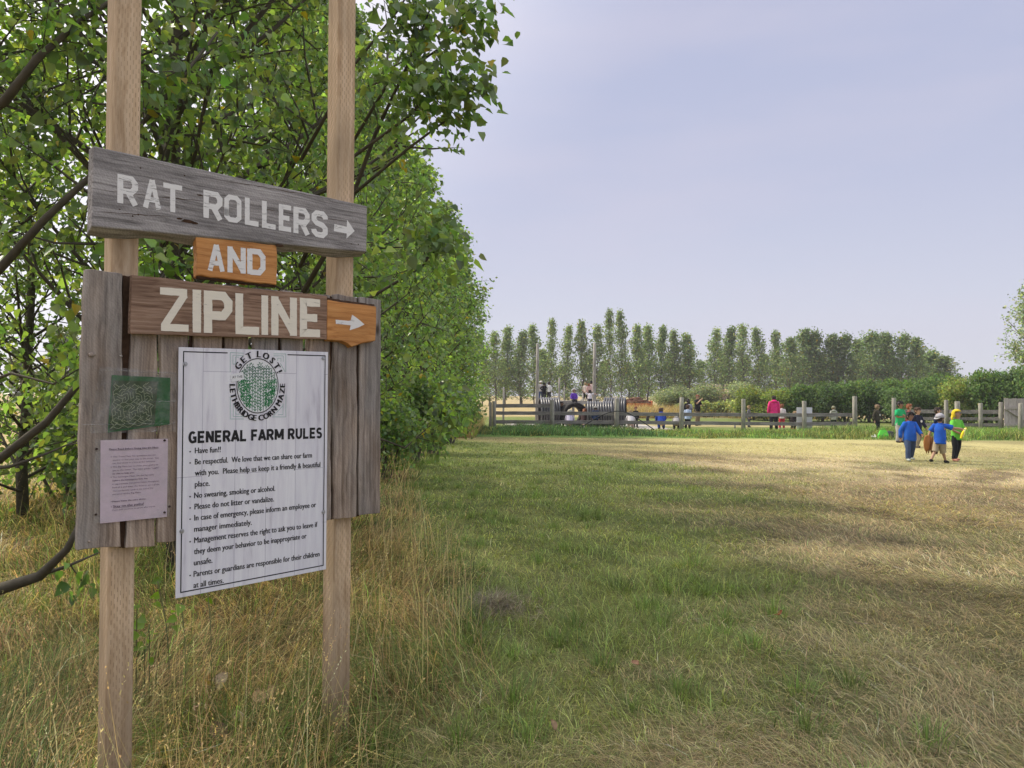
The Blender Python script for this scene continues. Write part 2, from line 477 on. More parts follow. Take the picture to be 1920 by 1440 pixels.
# posts
def post(px_right, py, name_label, top):
    u1, _ = S(px_right, py, 0.043)
    u0 = u1 - 0.089
    mb = MB()
    c = 0.006
    prof = [(u0 + c, .043), (u1 - c, .043), (u1, .043 + c), (u1, .132 - c), (u1 - c, .132), (u0 + c, .132), (u0, .132 - c), (u0, .043 + c)]
    zs = [-0.35, 0, 1.0, 2.0, top]
    vs = [(x, y, z) for z in zs for x, y in prof]
    fs = [(i * 8 + k, i * 8 + (k + 1) % 8, (i + 1) * 8 + (k + 1) % 8, (i + 1) * 8 + k) for i in range(4) for k in range(8)]
    fs += [tuple(range(7, -1, -1)), tuple(32 + k for k in range(8))]
    mb.add(vs, fs)
    return mb.build('post', M_post, signpost, label=name_label)
post(263.5, 250, 'pinkish square post at the left end of the planks', 3.45)
post(666, 250, 'tan square post at the right end of the planks', 3.95)

# vertical planks (zoomed pixel left/right at mid height, tops, bottoms)
planks = [  # xl_top, xr_top, ytop_l, ytop_r, xl_bot, xr_bot, ybot_l, ybot_r, front
    (118, 330, 795, 820, -5 + 80 * 1.0, 320, 1176, 1157, .012),
    (386, 528, 835, 850, 345, 512, 1163, 1152, .016),
    (548, 705, 850, 862, 528, 690, 1133, 1118, .018),
    (738, 890, 868, 880, 720, 880, 1105, 1090, .015),
    (905, 1042, 880, 897, 900, 1035, 1085, 1070, .018),
    (1072, 1205, 898, 910, 1070, 1205, 1062, 1050, .014),
    (1230, 1345, 910, 925, 1230, 1345, 1045, 1030, .017),
    (1378, 1497, 930, 940, 1376, 1503, 1018, 1002, .014),
    (1518, 1648, 935, 955, 1514, 1645, 999, 986, .013),
    (1662, 1783, 950, 968, 1660, 1778, 978, 966, .016)]
for i, (a, b, c, d, e_, f_, g_, h_, fr) in enumerate(planks):
    q = (Z2(e_, g_, fr), Z2(f_, h_, fr), Z1(b, d, fr), Z1(a, c, fr))
    lb = {0: 'wide left plank with a pale split edge', 8: 'grey plank with diagonal saw marks', 9: 'outermost right plank'}.get(i)
    board('plank', q, fr, .025, M_plank, signpost, .0026, 'Z', lb, seed=20 + i)
# dark strips added behind the joints to paint in the gaps' darkness
for i, (xt, yt, xb, yb, w) in enumerate([(357, 830, 333, 1160, 52), (1508, 945, 1509, 1000, 20), (1655, 955, 1653, 985, 16), (895, 890, 890, 1085, 24), (1220, 915, 1218, 1045, 26), (720, 870, 707, 1110, 24)]):
    fr = .030
    q = (Z2(xb - w / 2, yb, fr), Z2(xb + w / 2, yb, fr), Z1(xt + w / 2, yt, fr), Z1(xt - w / 2, yt, fr))
    board('gap_strip', q, fr, .0125, M_bore, signpost, .003, 'Z', seed=50 + i)
# knot stub and nails on planks
for x, y, r in ((155, 75, .0085), (318, 83, .004), (140, 1165 - 40, .003)):
    u, z = Z2(x, y, .012); mb = MB()
    mb.ellipsoid((u, .010, z), (r * 1.5, .005, r), 10, 6)
    mb.build('knot', M_plank, signpost, True)

rr_board = board('direction_board', (Z1(155, 552, -.012), Z1(1702, 697, -.012), Z1(1706, 440, -.012), Z1(168, 100, -.012)), -.012, .054, M_greywood, signpost, .0009, 'X', 'grey weathered plank painted RAT ROLLERS with an arrow', chamfer=.028, seed=1, bev=.004)
and_board = board('direction_board', (Z1(748, 828, -.006), Z1(1196, 882, -.006), Z1(1196, 660, -.006), Z1(741, 603, -.006)), -.006, .034, M_stain, signpost, .002, 'X', 'small orange board painted AND', chamfer=.012, seed=2, bev=.003)
zip_board = board('direction_board', (Z1(373, 1157, -.014), Z1(1479, 1190, -.014), Z1(1481, 946, -.014), Z1(384, 826, -.014)), -.014, .0265, M_brownwood, signpost, .0015, 'X', 'brown plank painted ZIPLINE', seed=3, bev=.002)
# arrow board with its torn lower edge
loop = [(1481, 1190), (1560, 1196), (1597, 1212), (1618, 1230), (1660, 1216), (1700, 1203), (1752, 1196), (1757, 1100), (1757, 1005), (1700, 996), (1640, 990), (1560, 980), (1482, 966)]
mb = MB(); L1 = [Z1(x, y, -.016) for x, y in loop]; k = len(L1)
mb.add([(u, -.016, z) for u, z in L1] + [(u, .0125, z - (.006 if i < 7 else 0)) for i, (u, z) in enumerate(L1)],
       [tuple(range(k)), tuple(range(2 * k - 1, k - 1, -1))] + [(i, k + i, k + (i + 1) % k, (i + 1) % k) for i in range(k)])
arrow_board = mb.build('direction_board', M_stain, signpost, bevel=.003, label='short orange board with a torn lower edge and a white arrow')
# rough bark left on the edges of orange boards
for a, b, own in (((745, 603), (1195, 658), and_board), ((750, 836), (1195, 888), and_board), ((1484, 966), (1752, 1004), arrow_board)):
    mb = MB()
    u0, z0 = Z1(*a, -.004); u1, z1 = Z1(*b, -.004)
    pts = [(u0 + (u1 - u0) * i / 14, .004 + random.uniform(-.002, .002), z0 + (z1 - z0) * i / 14 + random.uniform(-.002, .002)) for i in range(15)]
    mb.tube(pts, [(random.uniform(.003, .0055), .0098) for _ in pts], 6)
    mb.build('bark_edge', M_bore, own, True)
# drooping scar and nail holes on the grey plank
mb = MB()
def hole(f, x, y, rx, rz, off):
    u, z = f(x, y, off); n = 9
    vs = [(u + rx * math.cos(a) * random.uniform(.75, 1.2), off - .0006, z + rz * math.sin(a) * random.uniform(.75, 1.2)) for a in [2 * math.pi * i / n for i in range(n)]]
    mb.add(vs, [tuple(range(n))])
for x, y, rx, rz in ((430, 225, .003, .003), (678, 268, .003, .003), (385, 495, .003, .003), (418, 487, .003, .003), (312, 458, .0035, .002), (1615, 652, .003, .003), (1655, 655, .003, .003), (1210, 660, .02, .007), (700, 527, .026, .007), (735, 535, .013, .005), (650, 510, .012, .004), (765, 378, .012, .003)):
    mb = MB(); hole(Z1, x, y, rx, rz, -.012)
    mb.build('scar' if rx > .006 else 'nail_hole', M_bore, rr_board)
for (x0, y0, x1, y1) in ((165, 345, 900, 425), (900, 425, 1690, 540), (165, 470, 620, 500), (820, 280, 1500, 400)):
    u0, z0 = Z1(x0, y0, -.012); u1, z1 = Z1(x1, y1, -.012); n = 24; mb = MB()
    top = []; bot = []
    for i in range(n + 1):
        t = i / n; z = z0 + (z1 - z0) * t + random.uniform(-.0016, .0016); w = random.uniform(.0004, .0017) * math.sin(math.pi * min(max(t, .03), .97))
        top.append((u0 + (u1 - u0) * t, -.0124, z + w)); bot.append((u0 + (u1 - u0) * t, -.0124, z - w))
    mb.add(bot + top, [(i, i + 1, n + 2 + i, n + 1 + i) for i in range(n)])
    mb.build('crack', M_bore, rr_board)

# ---- painted lettering: block strokes brushed on the boards
def paint_mat(name, c, wear):
    m, t, b = new_mat(name); N = t.nodes; L = t.links
    tc = N.new('ShaderNodeTexCoord')
    mp = N.new('ShaderNodeMapping'); mp.inputs['Scale'].default_value = (18, 120, 120); L.new(tc.outputs['Object'], mp.inputs[0])
    nz = N.new('ShaderNodeTexNoise'); nz.inputs['Scale'].default_value = 1; nz.inputs['Detail'].default_value = 6; nz.inputs['Roughness'].default_value = .7
    L.new(mp.outputs[0], nz.inputs['Vector'])
    a = N.new('ShaderNodeMapRange'); a.inputs[1].default_value = wear - .04; a.inputs[2].default_value = wear + .08; a.inputs[3].default_value = 0.12
    L.new(nz.outputs['Fac'], a.inputs[0]); L.new(a.outputs[0], b.inputs['Alpha'])
    cm = N.new('ShaderNodeMix'); cm.data_type = 'RGBA'; cm.inputs[6].default_value = tuple(x * .78 for x in c) + (1,); cm.inputs[7].default_value = c + (1,)
    L.new(nz.outputs['Fac'], cm.inputs[0]); L.new(cm.outputs[2], b.inputs['Base Color'])
    b.inputs['Roughness'].default_value = .6
    bp = N.new('ShaderNodeBump'); bp.inputs['Strength'].default_value = .3; bp.inputs['Distance'].default_value = .002
    L.new(nz.outputs['Fac'], bp.inputs['Height']); L.new(bp.outputs[0], b.inputs['Normal'])
    return m
M_wpaint = paint_mat('worn_white_paint', (.84, .83, .81), .34)
M_cpaint = paint_mat('cream_paint', (.85, .79, .66), .28)

w_ = .2
GLY = {
 'R': [[(.12, 0), (.12, 1)], [(.0, .9), (.7, .9), (.88, .76), (.88, .58), (.7, .44), (.22, .44)], [(.5, .44), (.9, 0)]],
 'A': [[(.1, 0), (.5, 1)], [(.5, 1), (.9, 0)], [(.25, .3), (.75, .3)]],
 'T': [[(.5, 0), (.5, .92)], [(0, .9), (1, .9)]],
 'O': [[(.12, .2), (.12, .8), (.3, .91), (.7, .91), (.88, .8), (.88, .2), (.7, .09), (.3, .09), (.12, .2), (.12, .5)]],
 'L': [[(.14, 1), (.14, .09), (1, .09)]],
 'E': [[(1, .91), (.14, .91), (.14, .09), (1, .09)], [(.14, .5), (.85, .5)]],
 'S': [[(.9, .72), (.88, .8), (.7, .91), (.3, .91), (.12, .8), (.12, .64), (.3, .53), (.7, .47), (.88, .36), (.88, .2), (.7, .09), (.3, .09), (.12, .2), (.1, .28)]],
 'N': [[(.12, 0), (.12, 1)], [(.12, .92), (.88, .08)], [(.88, 0), (.88, 1)]],
 'D': [[(.12, 0), (.12, 1)], [(.12, .91), (.66, .91), (.88, .72), (.88, .28), (.66, .09), (.12, .09)]],
 'Z': [[(0, .91), (.95, .91)], [(.86, .86), (.14, .12)], [(.03, .09), (1, .09)]],
 'I': [[(.5, 0), (.5, 1)]],
 'P': [[(.15, 0), (.15, 1)], [(.0, .9), (.7, .9), (.88, .76), (.88, .58), (.7, .42), (.24, .42)]],
}
def stroke(pts, w, aspect):
    """(x, y) unit pts -> left/right outline with mitres; w is the stroke width in letter widths"""
    P = [Vector((x, y * aspect)) for x, y in pts]
    out = []
    dense = []
    for a, b in zip(P, P[1:]):
        k = max(1, int((b - a).length / .12))
        dense += [a.lerp(b, i / k) for i in range(k)]
    dense.append(P[-1])
    for i, p in enumerate(dense):
        a = dense[max(i - 1, 0)]; b = dense[min(i + 1, len(dense) - 1)]
        d1 = (p - a); d2 = (b - p)
        d1 = d1.normalized() if d1.length > 1e-6 else d2.normalized()
        d2 = d2.normalized() if d2.length > 1e-6 else d1
        nn = Vector((-d1.y - d2.y, d1.x + d2.x)).normalized()
        c = max(.5, nn.dot(Vector((-d1.y, d1.x))))
        h = w / 2 / c * random.uniform(.95, 1.05)
        out.append((p + nn * h, p - nn * h))
    return [((a.x, a.y / aspect), (b.x, b.y / aspect)) for a, b in out]
def letter(mb, ch, corners, off, w=.22):
    BL, BR, TR, TL = [Vector(c) for c in corners]
    width = (BR - BL).length; aspect = (TL - BL).length / width
    for s, pts in enumerate(GLY[ch]):
        o = stroke(pts, w, aspect)
        vs = []
        for pair in o:
            for x, y in pair:
                q = BL.lerp(BR, x).lerp(TL.lerp(TR, x), y)
                vs.append((q.x, off - .0006 - .00025 * s, q.y))
        mb.add(vs, [(2 * i, 2 * i + 1, 2 * i + 3, 2 * i + 2) for i in range(len(o) - 1)])
def word(items, top, base, off, w, parent, mat, arrow=None):
    mb = MB()
    for ch, x0, x1, ww in items:
        tl = lambda x: top[0] + top[1] * x; bl = lambda x: base[0] + base[1] * x
        letter(mb, ch, (Z1(x0, bl(x0), off), Z1(x1, bl(x1), off), Z1(x1, tl(x1), off), Z1(x0, tl(x0), off)), off, ww or w)
    if arrow:
        vs = [(u, off - .0008, z) for u, z in (Z1(x, y, off) for x, y in arrow)]
        mb.add(vs, [tuple(range(len(vs)))])
    return mb.build('lettering', mat, parent)
word([('R', 303, 412, .30), ('A', 448, 542, .30), ('T', 558, 664, .27), ('R', 787, 888, .30), ('O', 903, 996, .28), ('L', 1020, 1094, .36), ('L', 1116, 1190, .36), ('E', 1211, 1277, .38), ('R', 1294, 1378, .33), ('S', 1396, 1479, .33)],
     (258 - 308 * .186, .186), (422 - 310 * .170, .170), -.012, .26, rr_board, M_wpaint,
     [(1518, 580), (1590, 594), (1588, 622), (1634, 580), (1592, 516), (1590, 556), (1520, 540)])
word([('A', 812, 900, .30), ('N', 922, 1019, .30), ('D', 1033, 1130, .30)], (652 - 812 * .115, .115), (801 - 812 * .092, .092), -.006, .26, and_board, M_wpaint)
word([('Z', 540, 700, .26), ('I', 722, 772, .95), ('P', 786, 942, .30), ('L', 967, 1097, .33), ('I', 1108, 1150, .9), ('N', 1169, 1306, .29), ('E', 1331, 1440, .36)],
     (893 - 540 * .0825, .0825), (1143 - 540 * .035, .035), -.014, .26, zip_board, M_cpaint)
mb = MB()
ar = [(1527, 1078), (1600, 1085), (1612, 1083), (1620, 1050), (1655, 1075), (1690, 1105), (1655, 1122), (1606, 1138), (1612, 1110), (1560, 1104), (1529, 1102)]
mb.add([(u, -.0168, z) for u, z in (Z1(x, y, -.016) for x, y in ar)], [tuple(range(len(ar)))])
mb.build('lettering', M_wpaint, arrow_board)

# ------------------------------------------------------------------ printed text
_tm = {}
def text_geo(body, bold):
    """2-D outline faces of a text, as (verts, faces) with size 1"""
    k = (body, bold)
    if k in _tm: return _tm[k]
    cu = bpy.data.curves.new('text', 'FONT'); cu.body = body; cu.size = 1.0; cu.offset = bold; cu.resolution_u = 2
    o = bpy.data.objects.new('text', cu); COL.objects.link(o)
    dg = bpy.context.evaluated_depsgraph_get(); dg.update()
    me = o.evaluated_get(dg).to_mesh()
    vs = [(v.co.x, v.co.y) for v in me.vertices]; fs = [tuple(p.vertices) for p in me.polygons]
    o.evaluated_get(dg).to_mesh_clear()
    bpy.data.objects.remove(o); bpy.data.curves.remove(cu)
    _tm[k] = (vs, fs)
    return vs, fs
CAP = 0.727
def text_fit(mb, body, u0, u1, zb, cap, y, bold=.012, mi=0):
    vs, fs = text_geo(body, bold)
    xs = [v[0] for v in vs]; x0, x1 = min(xs), max(xs)
    sx = (u1 - u0) / (x1 - x0); sy = cap / CAP
    mb.add([(u0 + (x - x0) * sx, y, zb + yy * sy) for x, yy in vs], fs, mi)

M_black = plain('black_print', (.012, .012, .014), .5, 0, .05)
def panel_mat():
    m, t, b = new_mat('printed_whitewashed_boards'); N = t.nodes; L = t.links
    tc = N.new('ShaderNodeTexCoord')
    mp = N.new('ShaderNodeMapping'); mp.inputs['Scale'].default_value = (28, 1, 3.0); L.new(tc.outputs['Object'], mp.inputs[0])
    n = N.new('ShaderNodeTexNoise'); n.inputs['Scale'].default_value = 1; n.inputs['Detail'].default_value = 7; n.inputs['Roughness'].default_value = .62
    L.new(mp.outputs[0], n.inputs['Vector'])
    rp = N.new('ShaderNodeValToRGB'); e = rp.color_ramp.elements
    e[0].position = .28; e[0].color = (.48, .455, .51, 1); e[1].position = .6; e[1].color = (.80, .80, .83, 1)
    k = e.new(.42); k.color = (.71, .70, .75, 1)
    L.new(n.outputs['Fac'], rp.inputs[0])
    # printed board joints
    br = N.new('ShaderNodeTexBrick'); br.offset = .37; br.inputs['Scale'].default_value = 1
    br.inputs['Mortar Size'].default_value = .0012; br.inputs['Brick Width'].default_value = .62; br.inputs['Row Height'].default_value = .128
    br.inputs['Color1'].default_value = (1, 1, 1, 1); br.inputs['Color2'].default_value = (.93, .93, .95, 1); br.inputs['Mortar'].default_value = (.62, .6, .66, 1)
    sp = N.new('ShaderNodeSeparateXYZ'); cb = N.new('ShaderNodeCombineXYZ'); L.new(tc.outputs['Object'], sp.inputs[0])
    L.new(sp.outputs['Z'], cb.inputs['X']); L.new(math_node(t, 'ADD', sp.outputs['X'], 3.03), cb.inputs['Y']); L.new(cb.outputs[0], br.inputs['Vector'])
    ml = N.new('ShaderNodeMix'); ml.data_type = 'RGBA'; ml.blend_type = 'MULTIPLY'; ml.inputs[0].default_value = 1
    L.new(rp.outputs[0], ml.inputs[6]); L.new(br.outputs['Color'], ml.inputs[7]); L.new(ml.outputs[2], b.inputs['Base Color'])
    b.inputs['Roughness'].default_value = .38
    return m
M_panel = panel_mat()
M_metal = plain('galvanised_steel', (.42, .43, .45), .4, .8, .15)
rules = thing('rules_sign', 'white printed panel headed GENERAL FARM RULES screwed to the planks', 'rules sign', SIGN_O, SIGN_ROT)
pTL, pTR, pBR, pBL = S(331, 650.5), S(613.5, 660), S(611.5, 1067.5), S(329.5, 1122.5)
UL, UR, ZT, ZB = pBL[0], pBR[0], (pTL[1] + pTR[1]) / 2, (pBL[1] + pBR[1]) / 2
def pz(u, v):
    """height on the slightly crooked panel, v 0 bottom .. 1 top"""
    f = (u - UL) / (UR - UL)
    return (pBL[1] * (1 - f) + pBR[1] * f) * (1 - v) + (pTL[1] * (1 - f) + pTR[1] * f) * v
mb = MB()
mb.add([(u, y, pz(u, v)) for y in (0, .005) for u, v in ((UL, 0), (UR, 0), (UR, 1), (UL, 1))], [(0, 1, 2, 3), (7, 6, 5, 4), (0, 4, 5, 1), (1, 5, 6, 2), (2, 6, 7, 3), (3, 7, 4, 0)])
mb.build('panel', M_panel, rules, bevel=.0012)
# border line, broken at the top around the emblem
mb = MB(); y = -.0005; m_ = .0155; t_ = .0042
u0, u1, z0, z1 = UL + m_, UR - .0125, ZB + .019, ZT - .014
ga, _ = Z2(920, 62); gb, _ = Z2(1257, 70)
def flat(mb, a, b, c, d, y, mi=0): mb.add([(a, y, c), (b, y, c), (b, y, d), (a, y, d)], [(0, 1, 2, 3)], mi)
def strip(a, b, va, da, vb, db):
    mb.add([(a, y, pz(a, va) + da), (b, y, pz(b, va) + da), (b, y, pz(b, vb) + db), (a, y, pz(a, vb) + db)], [(0, 1, 2, 3)])
strip(u0, u0 + t_, 0, .017, 1, -.014); strip(u1 - t_, u1, 0, .017, 1, -.014)
strip(u0 + t_, u1 - t_, 0, .017, 0, .017 + t_); strip(u0 + t_, ga, 1, -.014 - t_, 1, -.014); strip(gb, u1 - t_, 1, -.014 - t_, 1, -.014)
mb.build('border', M_black, rules)
mb = MB()
ut0, zt0 = Z2(700, 573); ut1, _ = Z2(1450, 540)
def arcp(cx, cy, rx, ry, a0, a1, n=9): return [(cx + rx * math.cos(R(a0 + (a1 - a0) * k / n)), cy + ry * math.sin(R(a0 + (a1 - a0) * k / n))) for k in range(n + 1)]
HEAVY = {'G': [arcp(.5, .5, .36, .42, 48, 270, 14) + [(.86, .14), (.86, .46), (.55, .46)]], 'E': [[(.95, .92), (.15, .92), (.15, .08), (.95, .08)], [(.15, .51), (.85, .51)]],
         'N': [[(.14, 0), (.14, 1)], [(.16, .95), (.84, .05)], [(.86, 0), (.86, 1)]], 'R': [[(.15, 0), (.15, 1)], [(.15, .92), (.55, .92)] + arcp(.55, .69, .3, .23, 90, -90, 8) + [(.15, .46)], [(.5, .46), (.9, 0)]],
         'A': [[(.06, 0), (.5, 1)], [(.5, 1), (.94, 0)], [(.25, .28), (.75, .28)]], 'L': [[(.16, 1), (.16, .08), (.95, .08)]], 'F': [[(.15, 0), (.15, .92), (.95, .92)], [(.15, .48), (.85, .48)]],
         'M': [[(.11, 0), (.11, 1)], [(.14, .95), (.5, .18)], [(.5, .18), (.86, .95)], [(.89, 0), (.89, 1)]], 'U': [[(.15, 1), (.15, .4)] + arcp(.5, .4, .35, .32, 180, 360, 9) + [(.85, 1)]],
         'S': [arcp(.5, .71, .33, .21, 25, 270, 12) + arcp(.5, .28, .35, .22, 90, -155, 12)[1:]]}
rnd_state = random.getstate()
def heavy_word(txt, u0, u1, zb, cap):
    adv = [(.5 if c == ' ' else 1.3 if c == 'M' else .88 if c in 'EFLS' else 1.0) + (0 if c == ' ' else .17) for c in txt]
    k = (u1 - u0) / (sum(adv) - .17); u = u0
    for c, a_ in zip(txt, adv):
        if c != ' ':
            wd = (a_ - .17) * k; asp = cap / wd
            for si, pts in enumerate(HEAVY[c]):
                o = stroke(pts, .33 * k / wd * (1.08 if len(pts) == 2 else 1), asp)
                vs_ = [(u + x * wd, -.0006 - .00012 * si, zb + y_ * cap) for pr in o for x, y_ in pr]
                mb.add(vs_, [(2 * i, 2 * i + 1, 2 * i + 3, 2 * i + 2) for i in range(len(o) - 1)])
        u += a_ * k
heavy_word('GENERAL FARM RULES', ut0, ut1, zt0, .0425)
LINES = [('Have fun!!', 735, 630, 880, 600, 1), ('Be respectful.  We love that we can share our farm', 735, 694, 1393, 640, 1), ('with you.  Please help us keep it a friendly & beautiful', 735, 756, 1440, 700, 0),
         ('place.', 735, 819, 818, 800, 0), ('No swearing, smoking or alcohol.', 731, 883, 1186, 840, 1), ('Please do not litter or vandalize.', 733, 946, 1179, 895, 1),
         ('In case of emergency, please inform an employee or', 732, 1010, 1416, 925, 1), ('manager immediately.', 731, 1073, 1054, 1030, 0), ('Management reserves the right to ask you to leave if', 731, 1137, 1424, 1040, 1),
         ('they deem your behavior to be inappropriate or', 730, 1200, 1362, 1110, 0), ('unsafe.', 729, 1264, 833, 1240, 0), ('Parents or guardians are responsible for their children', 728, 1328, 1436, 1205, 1), ('at all times.', 727, 1391, 896, 1370, 0)]
zf = Z2(735, 630)[1]; zl = Z2(727, 1391)[1] + .002
for i, (s, xa, ya, xb, yb, bul) in enumerate(LINES):
    zb_ = zf + (zl - zf) * i / (len(LINES) - 1)
    ua = Z2(xa, ya)[0]; ub = Z2(xb, yb)[0]
    for k_ in (0, 1, 2): text_fit(mb, s, ua + k_ * .0007, ub + k_ * .0007, zb_, .0222, -.0006 - .0001 * k_, 0)
    if bul:
        uc = Z2(709, ya - 5)[0]
        mb.add([(uc + .003 * math.cos(a), -.0006, zb_ + .007 + .003 * math.sin(a)) for a in [k * math.pi / 4 for k in range(8)]], [tuple(range(8))])
mb.build('lettering', M_black, rules)
# screws with washers
for x, y in ((681, 127), (1458, 95), (662, 1068), (1459, 960)):
    u, z = Z2(x, y); mb = MB()
    mb.tube([(u, 0, z), (u, -.002, z)], [.0085, .0085], 14); mb.tube([(u, -.002, z), (u, -.0065, z)], [.0055, .004], 6)
    mb.build('screw', M_metal, rules)
# emblem: oval of corn inside a ring of words, pale maze lines in the corners
def E9(x, y): return S(400 + x / 9, 640 + y / 9)
ec = E9(752, 750); ea = (E9(1095, 750)[0] - E9(410, 750)[0]) / 2; eb = (E9(752, 300)[1] - E9(752, 1200)[1]) / 2
M_oval = plain('emblem_white', (.74, .75, .76), .4, 0, .03); M_corn = plain('emblem_green', (.012, .20, .055), .5, 0, .3, 90)
M_corn2 = plain('emblem_dark_green', (.03, .13, .07), .5, 0, .2, 90); M_teal = plain('emblem_pale_teal', (.34, .50, .46), .5, 0, .05)
mb = MB(); n = 48
mb.add([(ec[0] + ea * math.cos(2 * math.pi * k / n), -.0005, ec[1] + eb * math.sin(2 * math.pi * k / n)) for k in range(n)], [tuple(range(n))], 0)
ring = lambda f, y: [(ec[0] + ea * f * math.cos(2 * math.pi * k / n), y, ec[1] + eb * f * math.sin(2 * math.pi * k / n)) for k in range(n)]
mb.add(ring(1.0, -.0011) + ring(1.035, -.0011), [(k, (k + 1) % n, n + (k + 1) % n, n + k) for k in range(n)], 1)
rr = random.Random(5)
def inside(u, z, f=.97): return ((u - ec[0]) / (ea * f)) ** 2 + ((z - ec[1]) / (eb * f)) ** 2 < 1
for k in range(15):                      # stalks
    u = ec[0] + ea * (-.95 + 1.9 * k / 14)
    hgt = eb * .97 * math.sqrt(max(0, 1 - ((u - ec[0]) / (ea * .97)) ** 2))
    zt = ec[1] + min(hgt, eb * (.62 + .2 * rr.random())); zb_ = ec[1] - hgt
    if zt <= zb_: continue
    flat(mb, u - .0012, u + .0012, zb_, zt, -.0008, 3)
    z = zb_
    while z < zt:
        for s in (-1, 1):
            l = rr.uniform(.007, .013); a = (u, z); b = (u + s * l * .75, z + l * .9); c = (u + s * l * .3, z + l * .9)
            if inside(*b) and inside(*c) and inside(*a):
                mb.add([(a[0], -.0009, a[1]), (b[0], -.0009, b[1]), (c[0], -.0009, c[1])], [(0, 1, 2)], 3 if z > ec[1] + eb * .25 else 2)
        z += rr.uniform(.009, .016)
for k in range(330):                     # leafy lower clumps on both sides
    s = rr.choice((-1, 1)); u = ec[0] + s * ea * rr.uniform(.34, .93); z = ec[1] + eb * rr.uniform(-.85, .3)
    if z > ec[1] + eb * (.05 + .25 * abs(u - ec[0]) / ea): continue
    an = rr.uniform(0, math.pi * 2); l = rr.uniform(.004, .009)
    q = [(u + l * math.cos(an), z + l * math.sin(an)), (u - .0016 * math.sin(an), z + .0016 * math.cos(an)), (u - l * math.cos(an), z - l * math.sin(an)), (u + .0016 * math.sin(an), z - .0016 * math.cos(an))]
    if all(inside(*p) for p in q): mb.add([(p[0], -.0010, p[1]) for p in q], [(0, 1, 2, 3)], 2)
def line(pts, w, mi, y=-.0005):
    P = [Vector(E9(*p)) for p in pts]
    for a, b in zip(P, P[1:]):
        d = (b - a).normalized(); nn = Vector((-d.y, d.x)) * w / 2
        q = [a + nn, a - nn, b - nn, b + nn]; mb.add([(p.x, y, p.y) for p in q], [(0, 1, 2, 3)], mi)
for pts in ([(515, 200), (285, 190), (285, 520)], [(515, 240), (330, 232), (330, 385), (370, 385)], [(430, 268), (375, 262), (375, 385)],
            [(1015, 212), (1222, 212), (1222, 515)], [(1015, 245), (1180, 245), (1180, 345)], [(1085, 330), (1085, 285), (1140, 285), (1140, 345)],
            [(285, 930), (285, 1310), (515, 1310)], [(335, 1050), (335, 1268), (515, 1268)], [(380, 1140), (380, 1228), (440, 1228)],
            [(1222, 905), (1222, 1275), (995, 1275)], [(1175, 1045), (1175, 1238), (1090, 1238)], [(1010, 1262), (1175, 1085)], [(1130, 370), (1210, 515)]):
    line(pts, .0022, 4)
# small placard
q = [E9(285, 560), E9(500, 515), E9(520, 640), E9(305, 690)]
mb.add([(p[0], -.0013, p[1]) for p in q], [(0, 3, 2, 1)], 0)
def text_on(body, x, y, ang, cap, sx, yy, bold, mi=1):
    vs, fs = text_geo(body, bold); xs = [v[0] for v in vs]; cxm = (min(xs) + max(xs)) / 2
    s = cap / CAP; ca, sa = math.cos(ang), math.sin(ang)
    o = [((vx - cxm) * s * sx, vy * s - cap / 2) for vx, vy in vs]
    mb.add([(x + a * ca - b * sa, yy, y + a * sa + b * ca) for a, b in o], fs, mi)
p = E9(402, 598); text_on('AT THE', p[0], p[1], R(7), .0095, .92, -.0017, 0)
def arc(word_, cen, a0, a1, fa, fb, cap, inward):
    n = len(word_)
    wid = []
    for ch in word_:
        if ch == ' ': wid.append(.30); continue
        v, _ = text_geo(ch, 0); xs = [q[0] for q in v]; wid.append(max(xs) - min(xs) + .11)
    tot = sum(wid); acc = 0
    for ch, wd in zip(word_, wid):
        a = a0 + (a1 - a0) * (acc + wd / 2) / tot; acc += wd
        if ch == ' ': continue
        x = cen[0] + ea * fa * math.cos(a); z = cen[1] + eb * fb * math.sin(a)
        nx, nz = math.cos(a) / (ea * fa), math.sin(a) / (eb * fb)
        ang = math.atan2(nz, nx) + (math.pi / 2 if inward else -math.pi / 2)
        for k_ in range(5): text_on(ch, x + (k_ - 2) * .0009 * math.cos(ang), z + (k_ - 2) * .0009 * math.sin(ang), ang, cap, .95, -.0015 - .0001 * k_, 0)
arc('GET LOST!', ec, R(152), R(25), 1.225, 1.20, .0265, False)
arc('LETHBRIDGE CORN MAZE', ec, R(177), R(365), 1.225, 1.20, .0235, True)
mb.build('emblem', [M_oval, M_black, M_corn, M_corn2, M_teal], rules)

